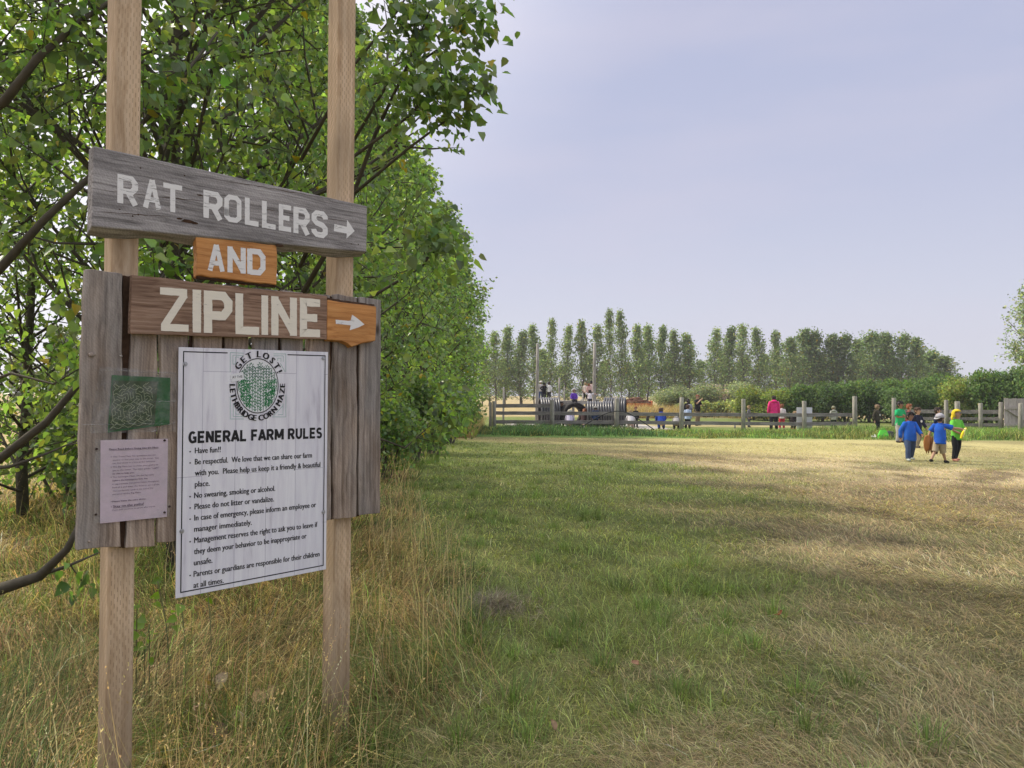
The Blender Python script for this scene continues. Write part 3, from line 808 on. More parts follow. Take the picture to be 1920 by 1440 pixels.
# ------------------------------------------------------------------ the two paper notices
def Z5(x, y, off=.010): return S(140 + x / 4.5, 680 + y / 4.5, off)
def quadmesh(mb, c, y, nx, ny, amp, mi=0, seed=0):
    BL, BR, TR, TL = [Vector(q) for q in c]; rr = random.Random(seed); vs = []
    ph = [rr.uniform(0, 6) for _ in range(4)]
    for j in range(ny + 1):
        for i in range(nx + 1):
            p = BL.lerp(BR, i / nx).lerp(TL.lerp(TR, i / nx), j / ny)
            vs.append((p.x, y - amp * (1 + math.sin(i / nx * 9 + ph[0] + j / ny * 4) * math.sin(j / ny * 7 + ph[1])) - rr.random() * amp * .5, p.y))
    mb.add(vs, [(j * (nx + 1) + i, j * (nx + 1) + i + 1, (j + 1) * (nx + 1) + i + 1, (j + 1) * (nx + 1) + i) for j in range(ny) for i in range(nx)], mi)
def clear_mat(name, amt):
    m, t, b = new_mat(name); N = t.nodes; L = t.links
    tr = N.new('ShaderNodeBsdfTransparent'); gl = N.new('ShaderNodeBsdfPrincipled'); gl.inputs['Roughness'].default_value = .22; gl.inputs['Base Color'].default_value = (.62, .62, .62, 1)
    tr.inputs[0].default_value = (.95, .96, .96, 1)
    tc = N.new('ShaderNodeTexCoord'); n = N.new('ShaderNodeTexNoise'); n.inputs['Scale'].default_value = 22; n.inputs['Detail'].default_value = 6; L.new(tc.outputs['Object'], n.inputs['Vector'])
    mr = N.new('ShaderNodeMapRange'); mr.inputs[1].default_value = .4; mr.inputs[2].default_value = .75; mr.inputs[3].default_value = amt * .4; mr.inputs[4].default_value = amt * 2.2
    L.new(n.outputs['Fac'], mr.inputs[0])
    bp = N.new('ShaderNodeBump'); bp.inputs['Strength'].default_value = .5; bp.inputs['Distance'].default_value = .004; L.new(n.outputs['Fac'], bp.inputs['Height']); L.new(bp.outputs[0], gl.inputs['Normal'])
    mx = N.new('ShaderNodeMixShader'); L.new(mr.outputs[0], mx.inputs[0]); L.new(tr.outputs[0], mx.inputs[1]); L.new(gl.outputs[0], mx.inputs[2]); L.new(mx.outputs[0], N['Material Output'].inputs[0])
    return m
M_sleeve = clear_mat('clear_plastic', .10)
M_green = plain('map_green', (.012, .095, .018), .4, 0, .2, 20); M_olive = plain('map_olive', (.030, .055, .014), .5, 0, .25, 30); M_mline = plain('map_lines', (.33, .37, .22), .6, 0, .1)
mapn = thing('maze_map', 'green maze map with pale lines taped up in a clear plastic sleeve', 'map', SIGN_O, SIGN_ROT)
mb = MB(); quadmesh(mb, (Z5(278, 590), Z5(800, 520), Z5(806, 128), Z5(312, 104)), .0095, 10, 8, .0004, 0, 3)
mb.build('map_sheet', M_green, mapn, True)
mb = MB(); mq = [Vector(Z5(290, 575)), Vector(Z5(672, 520)), Vector(Z5(700, 160)), Vector(Z5(322, 150))]
mb.add([(p.x, .0078, p.y) for p in mq], [(0, 1, 2, 3)], 0)
rr = random.Random(12); NX, NZ = 15, 15          # a maze of slanting paths
vis = {(0, 0)}; st = [(0, 0)]; walls = set()
for i in range(NX):
    for j in range(NZ):
        walls.add((i, j, 0)); walls.add((i, j, 1))
while st:
    c = st[-1]; nb = [(c[0] + a, c[1] + b, a, b) for a, b in ((1, 0), (-1, 0), (0, 1), (0, -1)) if 0 <= c[0] + a < NX and 0 <= c[1] + b < NZ and (c[0] + a, c[1] + b) not in vis]
    if not nb: st.pop(); continue
    q = rr.choice(nb); vis.add(q[:2]); st.append(q[:2])
    walls.discard((max(c[0], q[0]), c[1], 0) if q[2] else (c[0], max(c[1], q[1]), 1))
def mp_(i, j):
    x = i / NX; z = j / NZ; x += .035 * math.sin(j * 2.1) + .02 * ((j % 2) - .5) * 2; z += .03 * math.sin(i * 1.7)
    x = min(max(.04 + .92 * x, .02), .98); z = min(max(.04 + .92 * z, .02), .98)
    return mq[0].lerp(mq[1], x).lerp(mq[3].lerp(mq[2], x), z)
for i, j, k in walls:
    a = mp_(i, j); b = mp_(i, j + 1) if k == 0 else mp_(i + 1, j)
    d = (b - a).normalized(); nn = Vector((-d.y, d.x)) * .00065
    mb.add([(p.x, .0074, p.y) for p in (a + nn, a - nn, b - nn, b + nn)], [(0, 1, 2, 3)], 1)
mb.build('map_drawing', [M_olive, M_mline], mapn)
mb = MB(); quadmesh(mb, (Z5(120, 598), Z5(850, 580), Z5(860, 80), Z5(205, 32)), .0060, 16, 12, .0012, 0, 8)
mb.build('plastic_sleeve', M_sleeve, mapn, True)
rr = random.Random(4); M_tape = clear_mat('tape', .3)
for a, b in (((60, 520), (840, 515)), ((205, 60), (860, 95)), ((590, 330), (850, 325)), ((640, 585), (840, 500))):
    u0_, z0_ = Z5(*a); u1_, z1_ = Z5(*b); n = 12
    pts = [(u0_ + (u1_ - u0_) * i / n, .0025, z0_ + (z1_ - z0_) * i / n + rr.uniform(-.0015, .0015)) for i in range(n + 1)]
    mb = MB(); mb.tube(pts, [(.0016, .0007)] * (n + 1), 4)
    mb.build('sleeve_crease', M_tape, mapn, True)

def pink_mat():
    m = plain('faded_pink_paper', (.60, .48, .54), .55, 0, .14, 9); return m
pink = thing('paper_notice', 'faded pink paper headed Please Read Before Going into the Maze, nailed to the left planks', 'notice', SIGN_O, SIGN_ROT)
mb = MB(); quadmesh(mb, (Z5(213, 1357), Z5(778, 1300), Z5(786, 642), Z5(218, 655)), .0100, 8, 10, .0006, 0, 5)
mb.build('paper', pink_mat(), pink, True)
mb = MB(); quadmesh(mb, (Z5(165, 1385 - 30), Z5(800, 1300), Z5(800, 636), Z5(170, 650)), .0080, 10, 12, .0007, 0, 6)
mb.build('plastic_sleeve', M_sleeve, pink, True)
M_ink = plain('faded_ink', (.09, .06, .09), .7, 0, .2, 60)
mb = MB(); yy = .0070
PL = [('Please Read Before Going into the Maze', 288, 738, 703, .0062, .012, 1), ('The Trivia Maze has questions you can', 322, 800, 680, .0052, 0, 0), ('answer to find your way to the tower. You', 320, 828, 706, .0052, 0, 0), ('can find these in a box at the entrance.', 318, 855, 680, .0052, 0, 0),
      ('The Big Maze has no clues, your goal is to', 320, 886, 700, .0052, 0, 0), ('get to the tower. The maze guides "might"', 318, 915, 708, .0052, 0, 0), ('be able to help you.', 318, 943, 500, .0052, .008, 0),
      ('The Scavenger Maze. On the big maze,', 318, 972, 668, .0052, 0, 0), ('before the Emergency Exit, has', 317, 1001, 612, .0052, .008, 0), ('6 opportunities (car posts) hidden throughout.', 317, 1031, 710, .0052, 0, 0),
      ('Find all 6 and enter the draw to win a prize.', 316, 1060, 714, .0052, 0, 0), ('You can find the cards at the end of the', 316, 1089, 658, .0052, 0, 0), ('entrance of the Big Maze.', 315, 1117, 560, .0052, 0, 0),
      ('Please leave the corn alone.', 315, 1178, 597, .0056, .012, 0), ('Stay on the paths!', 322, 1222, 580, .0085, .008, 1), ('Corn will continue to grow afterwards.', 315, 1250, 680, .0048, 0, 0)]
for s, x0, y0, x1, cap, bo, ul in PL:
    a = Z5(x0, y0); b = Z5(x1, y0)
    text_fit(mb, s, a[0], b[0], a[1], cap, yy, 0)
    if bo: text_fit(mb, s, a[0] + .0004, b[0] + .0004, a[1], cap, yy - .0001, 0)
    if ul: flat(mb, a[0], b[0], a[1] - .0022, a[1] - .0014, yy)
for y0 in (797, 883, 969, 1175, 1219):
    a = Z5(306, y0); flat(mb, a[0] - .0012, a[0] + .0012, a[1], a[1] + .0024, yy)
mb.build('lettering', M_ink, pink)
for x, y in ((184, 728), (178, 1280), (757, 655), (757, 1263), (798, 1213)):
    u, z = Z5(x, y); mb = MB(); mb.tube([(u, .009, z), (u, .0045, z)], [.0042, .0036], 9)
    mb.build('nail', plain('rusty_nail', (.05, .032, .025), .7, .3), pink)
# ------------------------------------------------------------------ ground
BND_Y = [0, 2, 3, 5, 8, 12, 17, 25, 32, 36, 40]
BND_X = [-.85, -.75, -.62, -.30, -.95, -1.7, -2.3, -2.6, -2.4, -2.2, -2.2]
def zones(x, y):
    """weights of long grass, dried tan mat and weeds at each point of the ground"""
    b = np.interp(y, BND_Y, BND_X) + (fbm(x, y, 1.1, 1) - .5) * 1.1
    tall = 1 - sstep(x, b - .25, b + .3)
    tall = tall * (1 - sstep(y, 38, 42))
    tb = np.interp(y, [0, 2, 3.4, 6, 8.6, 14, 19, 23, 28, 40], [.75, .85, .95, 1.5, 2.2, 3.1, 2.8, .2, -2.8, -5])
    # streaks left by the mower run away to the left
    cs, sn = math.cos(R(18)), math.sin(R(18))
    xr = x * cs - y * sn; yr = x * sn + y * cs
    sv_ = fbm(xr * .28, yr, 1.0 + np.clip(y, 0, 20) * .06, 2, 4)
    tan = sstep(x - tb + (sv_ - .5) * np.clip(y * .75, 2.4, 6.5) + (fbm(x, y, .5, 5, 3) - .5) * 2.2, -1.2, 1.6)
    strk = sstep(fbm(xr * .22, yr, .8 + np.clip(y, 0, 25) * .05, 4, 4), .44, .60)
    weeds = sstep(y, 27.4, 28.4) * (1 - sstep(y, 34.0, 35.0)) * sstep(x, -3.2, -1.6)
    return tall, tan, strk, weeds
C_GREEN = np.array((.21, .265, .082)); C_GREEN2 = np.array((.37, .385, .140)); C_TAN = np.array((.41, .32, .185)); C_STRAW = np.array((.57, .465, .28)); C_DEAD = np.array((.175, .135, .082))
C_TALL = np.array((.34, .25, .11)); C_WEED = np.array((.125, .215, .052))
def gcol(x, y, base=False):
    tall, tan, strk, weeds = zones(x, y)
    p = fbm(x, y, .9, 3, 4)[:, None]; q = fbm(x, y, 3.5, 6, 3)[:, None]
    g = C_GREEN + (C_GREEN2 - C_GREEN) * sstep(p, .3, .75)
    s = strk[:, None]
    t = C_TAN * (1 - s) + C_STRAW * s
    d = sstep(fbm(x, y, .7, 7, 4), .50, .66)[:, None] * .8
    t = t * (1 - d) + C_DEAD * d
    gr = sstep(q, .42, .66) * .75
    t = t * (1 - gr) + np.array((.215, .225, .095)) * gr
    far = sstep(y, 17, 23)[:, None]              # drier sward farther out
    t = t * (1 - far) + (np.array((.36, .32, .145)) * (.8 + .4 * s)) * far
    c = g * (1 - tan[:, None]) + t * tan[:, None]
    c = c * (1 - weeds[:, None]) + C_WEED * weeds[:, None]
    c = c * (1 - tall[:, None]) + (C_TALL * (.6 + .7 * p)) * tall[:, None]
    # the play field behind the fence: gravel by the pipes, mown lawn, dry meadow beyond
    be = sstep(y, 34.5, 35.5)[:, None]
    pg = np.where(((x > -.4) & (x < 7.5) & (y < 46))[:, None], np.array((.46, .43, .40)), np.array((.155, .19, .055)))
    lane = (sstep(y, 38, 39) * (1 - sstep(y, 41.5, 43)) * (x > 7))[:, None]
    pg = pg * (1 - lane) + np.array((.36, .31, .15)) * lane
    md = sstep(y + (q[:, 0] - .5) * 6, 52, 56)[:, None]
    pg = pg * (1 - md) + np.array((.40, .32, .16)) * (.75 + .5 * p) * md
    gate = (sstep(x, 15.5, 16.5) * (1 - sstep(y, 41, 43)))[:, None]
    pg = pg * (1 - gate) + np.array((.12, .17, .045)) * gate
    c = c * (1 - be) + pg * be
    lf = sstep(-x, 5.0, 7.0)[:, None]            # pale stubble field left of the tree row
    c = c * (1 - lf) + np.array((.43, .34, .17)) * (.7 + .6 * p) * lf
    gap_shade = (1 - sstep(np.hypot(x, y), 9, 24))[:, None] if base else 0  # near turf colour darkened to give shade between the blades
    c = c * (1 - .55 * gap_shade)
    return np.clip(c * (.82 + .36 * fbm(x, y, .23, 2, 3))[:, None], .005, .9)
def gh(x, y):
    tall, tan, _, weeds = zones(x, y)
    r = np.hypot(x, y)
    f = np.clip(1.6 - r / 25, 0.0, 1)
    return (.09 * (fbm(x, y, 1.6, 4, 3) - .5) + .05 * (fbm(x, y, .5, 6, 3) - .5) + .07 * tall) * f
# one sheet to the horizon, finer near the viewer
nr, na = 300, 540
rad = np.concatenate([[0.0], np.geomspace(.5, 900, nr)])
ang = np.linspace(0, 2 * np.pi, na, endpoint=False)
rr_, aa_ = np.meshgrid(rad[1:], ang, indexing='ij')
gxv = np.concatenate([[0.0], (rr_ * np.sin(aa_)).ravel()]); gyv = np.concatenate([[0.0], (rr_ * np.cos(aa_)).ravel()])
gv = np.stack([gxv, gyv, gh(gxv, gyv)], 1)
i0 = (np.arange(nr - 1)[:, None] * na + np.arange(na)[None, :]) + 1
i1 = (np.arange(nr - 1)[:, None] * na + (np.arange(na)[None, :] + 1) % na) + 1
quads = np.stack([i0, i0 + na, i1 + na, i1], -1).reshape(-1, 4)[:, ::-1]
tri = np.stack([np.zeros(na, int), 1 + (np.arange(na) + 1) % na, 1 + np.arange(na)], 1)
loops = np.concatenate([tri.ravel(), quads.ravel()])
starts = np.concatenate([np.arange(na) * 3, na * 3 + np.arange(len(quads)) * 4])
totals = np.concatenate([np.full(na, 3), np.full(len(quads), 4)])
def ground_mat():
    m, t, b = new_mat('turf_soil'); N = t.nodes; L = t.links
    at = N.new('ShaderNodeAttribute'); at.attribute_name = 'tint'
    ge = N.new('ShaderNodeNewGeometry')
    mp = N.new('ShaderNodeMapping'); mp.inputs['Rotation'].default_value = (0, 0, R(20)); mp.inputs['Scale'].default_value = (9, 30, 1)
    L.new(ge.outputs['Position'], mp.inputs[0])
    n = N.new('ShaderNodeTexNoise'); n.inputs['Scale'].default_value = 1; n.inputs['Detail'].default_value = 7; n.inputs['Roughness'].default_value = .7
    L.new(mp.outputs[0], n.inputs['Vector'])
    mr = N.new('ShaderNodeMapRange'); mr.inputs[1].default_value = .3; mr.inputs[2].default_value = .7; mr.inputs[3].default_value = .35; mr.inputs[4].default_value = 1.45
    L.new(n.outputs['Fac'], mr.inputs[0])
    s = N.new('ShaderNodeVectorMath'); s.operation = 'SCALE'; L.new(at.outputs['Color'], s.inputs[0]); L.new(mr.outputs[0], s.inputs['Scale'])
    L.new(s.outputs[0], b.inputs['Base Color']); b.inputs['Roughness'].default_value = .95; b.inputs['Specular IOR Level'].default_value = .1
    bp = N.new('ShaderNodeBump'); bp.inputs['Strength'].default_value = .7; bp.inputs['Distance'].default_value = .03
    L.new(n.outputs['Fac'], bp.inputs['Height']); L.new(bp.outputs[0], b.inputs['Normal'])
    return m
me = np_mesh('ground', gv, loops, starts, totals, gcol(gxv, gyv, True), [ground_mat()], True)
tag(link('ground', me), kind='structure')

# ------------------------------------------------------------------ grass
def blades(name, x, y, h, lean, width, col, az=None, mat=None, z0=None, curl=.35, heads=None, kind='stuff'):
    """each blade is a bent, tapering strip; lean 0 upright .. 1 lying"""
    n = len(x)
    az = RNG.uniform(0, 2 * np.pi, n) if az is None else az
    z0 = gh(x, y) if z0 is None else z0
    d = np.stack([np.cos(az), np.sin(az), np.zeros(n)], 1)
    wv = np.stack([-np.sin(az), np.cos(az), np.zeros(n)], 1)
    tw = RNG.uniform(-.9, .9, n)[:, None]
    wv = wv * np.cos(tw) + d * np.sin(tw)
    b = np.stack([x, y, z0 - .01], 1)
    up = np.array((0, 0, 1.0))
    th1 = lean * (1.45 - curl); th2 = np.minimum(lean * 1.5 + curl, 1.62)
    m_ = b + (d * np.sin(th1)[:, None] + up * np.cos(th1)[:, None]) * (h * .5)[:, None]
    t_ = m_ + (d * np.sin(th2)[:, None] + up * np.cos(th2)[:, None]) * (h * .5)[:, None]
    w = (wv * width[:, None]) * .5
    V = np.stack([b - w, b + w, m_ - w * .75, m_ + w * .75, t_], 1)
    base = np.arange(n)[:, None] * 5
    lp = (base + np.array([0, 1, 3, 2, 2, 3, 4])[None, :]).ravel()
    st = (np.arange(n)[:, None] * 7 + np.array([0, 4])[None, :]).ravel()
    tt = np.tile([4, 3], n)
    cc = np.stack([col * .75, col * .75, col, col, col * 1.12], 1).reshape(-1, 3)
    V = V.reshape(-1, 3)
    if heads is not None:                      # seed heads: short side spikes round the tip
        k = heads; idx = np.repeat(np.arange(n), k)
        f = RNG.uniform(.0, .34, n * k)[:, None]
        p = t_[idx] * (1 - f) + m_[idx] * f
        ax = (t_ - m_)[idx]; ax = ax / np.linalg.norm(ax, axis=1)[:, None]
        dr = ax * 1.0 + RNG.normal(0, .42, (n * k, 3)); dr /= np.linalg.norm(dr, axis=1)[:, None]
        ln = RNG.uniform(.006, .014, n * k)[:, None]
        sd = np.cross(dr, RNG.normal(0, 1, (n * k, 3))); sd /= np.linalg.norm(sd, axis=1)[:, None] + 1e-9
        hv = np.stack([p, p + dr * ln * .45 + sd * .0018, p + dr * ln, p + dr * ln * .45 - sd * .0018], 1).reshape(-1, 3)
        b0 = len(V)
        V = np.concatenate([V, hv]); cc = np.concatenate([cc, np.repeat(col[idx] * 1.1, 4, 0)])
        lp = np.concatenate([lp, b0 + np.arange(n * k * 4)])
        st = np.concatenate([st, n * 7 + np.arange(n * k) * 4]); tt = np.concatenate([tt, np.full(n * k, 4)])
    me = np_mesh(name, V, lp, st, tt, np.clip(cc, 0, 1), [mat or M_grass])
    o = link(name, me)
    return tag(o, kind=kind)
def wedge(n, r0, r1, a0=-46, a1=46, pw=-.35):
    """points on the ground round the viewer, thinning with distance"""
    u = RNG.random(n); k = 1 + pw
    r = (r0 ** k + u * (r1 ** k - r0 ** k)) ** (1 / k)
    a = np.radians(RNG.uniform(a0, a1, n))
    return r * np.sin(a), r * np.cos(a), r
def vary(c, n, s=.28):
    return np.clip(c * np.exp(RNG.normal(-s * s * .6, s * 1.55, n))[:, None] * np.exp(RNG.normal(0, .07, (n, 3))), .004, .9)

# mown lawn, green blades standing and dry blades lying
x, y, r = wedge(380000, 2.1, 28, pw=-.55)
tall, tan, strk, weeds = zones(x, y)
keep = (RNG.random(len(x)) > tall * .85)
x, y, r, tan, strk = [a[keep] for a in (x, y, r, tan, strk)]
n = len(x)
dry = RNG.random(n) < (.10 + .80 * tan)
tuft = sstep(fbm(x, y, .55, 5, 3), .45, .72)
hgt = np.where(dry, RNG.uniform(.07, .20, n), RNG.uniform(.04, .10, n) + .14 * tuft * RNG.random(n) * (1 - tan))
hgt *= np.clip(1.15 - r / 45, .6, 1)
lean = np.where(dry, RNG.uniform(.82, 1.02, n), np.clip(RNG.normal(.58, .25, n), .05, 1.0))
base = gcol(x, y)
gc = C_GREEN * 1.0 + (C_GREEN2 - C_GREEN) * RNG.random(n)[:, None]
gc = gc * (1 - .5 * tuft[:, None]) + np.array((.165, .260, .070)) * .5 * tuft[:, None]
col = np.where(dry[:, None], base * .55 + (C_TAN * 1.15) * .45, gc * .8 + base * .2)
az = np.where(dry, R(160) + RNG.normal(0, 1.0, n) + (fbm(x, y, 1.4, 3, 2) - .5) * 5, RNG.normal(0, 1.0, n) + fbm(x, y, .35, 1, 2) * 14)
wd = np.where(dry, RNG.uniform(.0018, .0036, n), RNG.uniform(.0030, .0062, n)) * np.clip(r / 6, .85, 3.2)
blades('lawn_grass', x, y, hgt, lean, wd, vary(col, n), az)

# greener tussocks left uncut along the path
def tussocks(name, cen, nb, hr, spread, c, lean_s=.5, wid=(.003, .006)):
    xs, ys, hs, ls, cs, az = [], [], [], [], [], []
    for (cx, cy, s) in cen:
        k = int(nb * s); a = RNG.uniform(0, 6.283, k); rad_ = np.abs(RNG.normal(0, spread * s, k))
        xs.append(cx + np.cos(a) * rad_); ys.append(cy + np.sin(a) * rad_)
        hs.append(RNG.uniform(*hr, k) * s); ls.append(np.clip(.15 + rad_ / (spread * s) * .35 + RNG.normal(0, .15, k), .03, 1))
        cs.append(vary(np.array(c) * RNG.uniform(.7, 1.25), k, .22)); az.append(a + RNG.normal(0, .5, k))
    x, y = np.concatenate(xs), np.concatenate(ys); n = len(x)
    return blades(name, x, y, np.concatenate(hs), np.concatenate(ls), RNG.uniform(*wid, n), np.concatenate(cs), np.concatenate(az))
cen = []
for px, py, s in ((420, 1400, 1.0), (780, 1330, 1.2), (800, 1250, .8), (960, 1320, .9), (700, 1420, 1.0), (860, 1400, .7), (1010, 1060, .8), (1240, 1180, .9), (1160, 1110, .8), (1250, 1110, .8), (880, 1200, .9), (960, 1240, .7), (1080, 1190, .9), (1130, 1260, .8),
                   (300, 1430, .9), (1040, 990, .8), (900, 1030, .7), (960, 980, .7), (780, 880, 1.8), (810, 868, 1.6), (1330, 1200, .6), (1000, 1380, .7), (1190, 1340, .5), (560, 1380, .9), (620, 1400, .8)):
    g = ground(px, py); cen.append((g.x, g.y, s))
for k in range(70):
    yy_ = random.uniform(3, 14); xx_ = np.interp(yy_, BND_Y, BND_X) + random.uniform(.0, 2.4)
    cen.append((xx_, yy_, random.uniform(.35, .9)))
tussocks('grass_tussocks', cen, 170, (.08, .24), .15, (.185, .265, .080))
# a raked heap of dead grass on the lawn's edge
n = 2600; g0 = ground(930, 1150); aa = RNG.uniform(0, 6.283, n); rd = np.abs(RNG.normal(0, 1, n))
x = g0.x + .22 * rd * np.cos(aa); y = g0.y + .42 * rd * np.sin(aa)
blades('dead_grass_heap', x, y, RNG.uniform(.08, .24, n), np.clip(RNG.normal(.92, .1, n), .5, 1.04), RNG.uniform(.002, .004, n), vary(np.array((.30, .255, .19)) * np.ones((n, 3)), n, .3), z0=gh(x, y) + RNG.uniform(0, .07, n) * np.exp(-rd * .8), curl=.2)
# dried, flattened hay lying over the turf near the viewer, swept in swirls
x, y, r = wedge(170000, 2.1, 15, -42, 46, -.7)
tall, tan, strk, weeds = zones(x, y)
keep = (RNG.random(len(x)) < np.clip(tan * 1.05 - .05, .03, 1)) & (tall < .6)
x, y, r, strk = x[keep], y[keep], r[keep], strk[keep]; n = len(x)
sw_ = fbm(x, y, .9, 6, 3)
hc_ = C_TAN * 1.1 + (C_STRAW * 1.2 - C_TAN * 1.1) * (strk * RNG.random(n))[:, None]
dk_ = (RNG.random(n) < .30 * (1 - strk))[:, None]
hc_ = np.where(dk_, np.array((.20, .17, .085)), hc_)
hc_ = np.where((RNG.random(n) < .26)[:, None], np.array((.22, .25, .105)), hc_)
blades('matted_hay', x, y, RNG.uniform(.05, .20, n), np.clip(RNG.normal(.94, .09, n), .6, 1.04), RNG.uniform(.0020, .0042, n) * np.clip(r / 5, .8, 2.5), vary(hc_, n, .25), R(160) + (sw_ - .5) * 7 + RNG.normal(0, .75, n), z0=gh(x, y) + RNG.uniform(.0, .03, n), curl=.22)

# long uncut grass round the signpost and under the trees
x, y, r = wedge(150000, 1.7, 34, -58, 4, -.55)
tall, tan, strk, weeds = zones(x, y)
keep = (RNG.random(len(x)) < tall) & (x > -9)
x, y, r = x[keep], y[keep], r[keep]; n = len(x)
cl = fbm(x, y, .6, 6, 3)
gfrac = np.clip(.40 + (cl - .5) * 1.6, .1, .9)
isg = RNG.random(n) < gfrac
hgt = RNG.uniform(.18, .42, n) * (.7 + .6 * vnoise(x, y, .8, 3))
lean = np.clip(np.where(isg, RNG.normal(.55, .25, n), RNG.normal(.88, .2, n)), .05, 1.04)
col = np.where(isg[:, None], np.array((.150, .215, .065)) * RNG.uniform(.6, 1.4, n)[:, None], np.array((.52, .375, .18)) * RNG.uniform(.6, 1.3, n)[:, None])
az = RNG.uniform(0, 6.283, n) * .4 + fbm(x, y, .9, 2, 2) * 10
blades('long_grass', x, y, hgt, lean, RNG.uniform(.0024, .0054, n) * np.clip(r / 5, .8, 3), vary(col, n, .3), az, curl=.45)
# straw stalks with seed heads
x, y, r = wedge(9000, 1.9, 22, -50, 6, -.5)
b_ = np.interp(y, BND_Y, BND_X)
d_ = b_ - x
keep = (d_ > -.12) & (RNG.random(len(x)) < (.22 + .78 * np.exp(-np.maximum(d_ - .1, 0) / .7)) * .8) & (x > -7)
x, y, r = x[keep], y[keep], r[keep]; n = len(x)
blades('dry_grass_stalks', x, y, RNG.uniform(.40, .80, n), np.clip(np.abs(RNG.normal(.16, .16, n)), 0, .8), RNG.uniform(.0018, .0030, n) * np.clip(r / 4, .9, 3), vary(np.array((.60, .46, .25)) * np.ones((n, 3)), n, .22), curl=.22, heads=9)
# weeds along the foot of the fences
n = 60000
x = RNG.uniform(-2.9, 26, n); y = 28.9 + np.abs(RNG.normal(0, 1, n)) * 2.1
yb = np.interp(x, [-3, 5, 12, 15.5, 26], [28.8, 28.4, 28.0, 27.1, 27.5]) + (fbm(x, x * 0, 1.3, 5, 3) - .5) * 2.6
y = yb + RNG.uniform(0, 1, n) ** .8 * np.where(x > 13, 7.5, 5.8)
keep = RNG.random(n) < (.35 + .65 * sstep(fbm(x, y, 1.2, 3, 3), .35, .6))
x, y, yb = x[keep], y[keep], yb[keep]; n = len(x)
hump = sstep(fbm(x, y * .5, 1.7, 1, 3), .42, .72) * (x < 9)
lefth = np.exp(-((x - 2.0) / 3.2) ** 2)
hgt = (RNG.uniform(.14, .34, n) + .25 * hump * RNG.random(n) + .18 * lefth * RNG.random(n)) * np.clip((y - yb) / .8 + .35, .35, 1)
hgt = np.where(x > 13.5, hgt * 1.35, hgt)
c0 = np.where((x < 6)[:, None], np.array((.090, .175, .062)), np.array((.155, .265, .060)))
pt = fbm(x, y, 1.5, 7, 3)
c0 = c0 * np.where(pt > .5, 1.1, .62)[:, None]
hgt = hgt * (.55 + .9 * vnoise(x, y * .4, 1.1, 4)) * np.where((x > 5.5) & (x < 13), .75, 1)
yel = (RNG.random(n) < np.where(x < 6, .08, .22) + .35 * (pt < .42))
c0 = np.where(yel[:, None], np.array((.27, .26, .085)), c0)
blades('fence_weeds', x, y, hgt, np.clip(RNG.normal(.45, .25, n), .03, 1), RNG.uniform(.010, .026, n), vary(c0, n, .3), curl=.5)
# dry meadow beyond the play field
n = 26000
x = RNG.uniform(6, 22, n); y = RNG.uniform(52, 66, n)
keep = RNG.random(n) < sstep(fbm(x, y, 3, 2, 3), .3, .55)
x, y = x[keep], y[keep]; n = len(x)
blades('dry_meadow', x, y, RNG.uniform(.5, 1.35, n) * (.6 + .6 * vnoise(x, y, 3, 2)), np.clip(RNG.normal(.25, .15, n), 0, .7), RNG.uniform(.02, .05, n), vary(np.array((.40, .30, .15)) * np.ones((n, 3)), n, .22))
n = 9000
x = RNG.normal(-1.9, .4, n); y = RNG.uniform(27, 36, n)
keep = (x < -1.3) & (x > -3) & (RNG.random(n) < .5)
x, y = x[keep], y[keep]; n = len(x)
blades('dry_tall_grass', x, y, RNG.uniform(.6, 1.25, n), np.clip(RNG.normal(.22, .14, n), 0, .7), RNG.uniform(.010, .022, n), vary(np.array((.50, .39, .21)) * np.ones((n, 3)), n, .2))

# ------------------------------------------------------------------ trees
def leaves(name, pos, axis, nrm, size, col, mat, simple=False, asp=.82):
    """one mesh of folded leaves: deltoid outline near, four-point clumps far"""
    n = len(pos)
    axis = axis / (np.linalg.norm(axis, axis=1)[:, None] + 1e-9)
    side = np.cross(axis, nrm); side /= (np.linalg.norm(side, axis=1)[:, None] + 1e-9)
    up = np.cross(side, axis)
    s = size[:, None]
    if simple:
        V = np.stack([pos, pos + (axis * .5 + side * .5 * asp) * s + up * s * .10, pos + axis * s, pos + (axis * .5 - side * .5 * asp) * s + up * s * .10], 1)
        k = 4; pat = [0, 1, 2, 3]; tots = [4]; cc = np.repeat(col[:, None, :], 4, 1)
    else:
        f = .16
        V = np.stack([pos, pos + (axis * .14 + side * .44 * asp) * s + up * s * f, pos + (axis * .46 + side * .42 * asp) * s + up * s * f * .9, pos + axis * s - up * s * .10,
                      pos + (axis * .46 - side * .42 * asp) * s + up * s * f * .9, pos + (axis * .14 - side * .44 * asp) * s + up * s * f], 1)
        k = 6; pat = [0, 1, 2, 3, 0, 3, 4, 5]; tots = [4, 4]; cc = np.repeat(col[:, None, :], 6, 1)
    lp = (np.arange(n)[:, None] * k + np.array(pat)[None, :]).ravel()
    m = len(tots)
    st = np.arange(n * m) * 4
    return np_mesh(name, V.reshape(-1, 3), lp, st, np.full(n * m, 4), cc.reshape(-1, 3), [mat])
def leafcols(n, g, yel=.012, s=.28):
    c = np.array(g) * 2.35 * np.exp(RNG.normal(0, s, n))[:, None] * np.exp(RNG.normal(0, .08, (n, 3)))
    light = RNG.random(n) < .22
    c[light] *= np.array((1.55, 1.35, 1.2))
    c[RNG.random(n) < .18] *= np.array((.68, .72, .9))
    yl = RNG.random(n) < yel
    c[yl] = np.array((.36, .28, .03)) * RNG.uniform(.7, 1.2, (yl.sum(), 1))
    return np.clip(c, .003, .9)

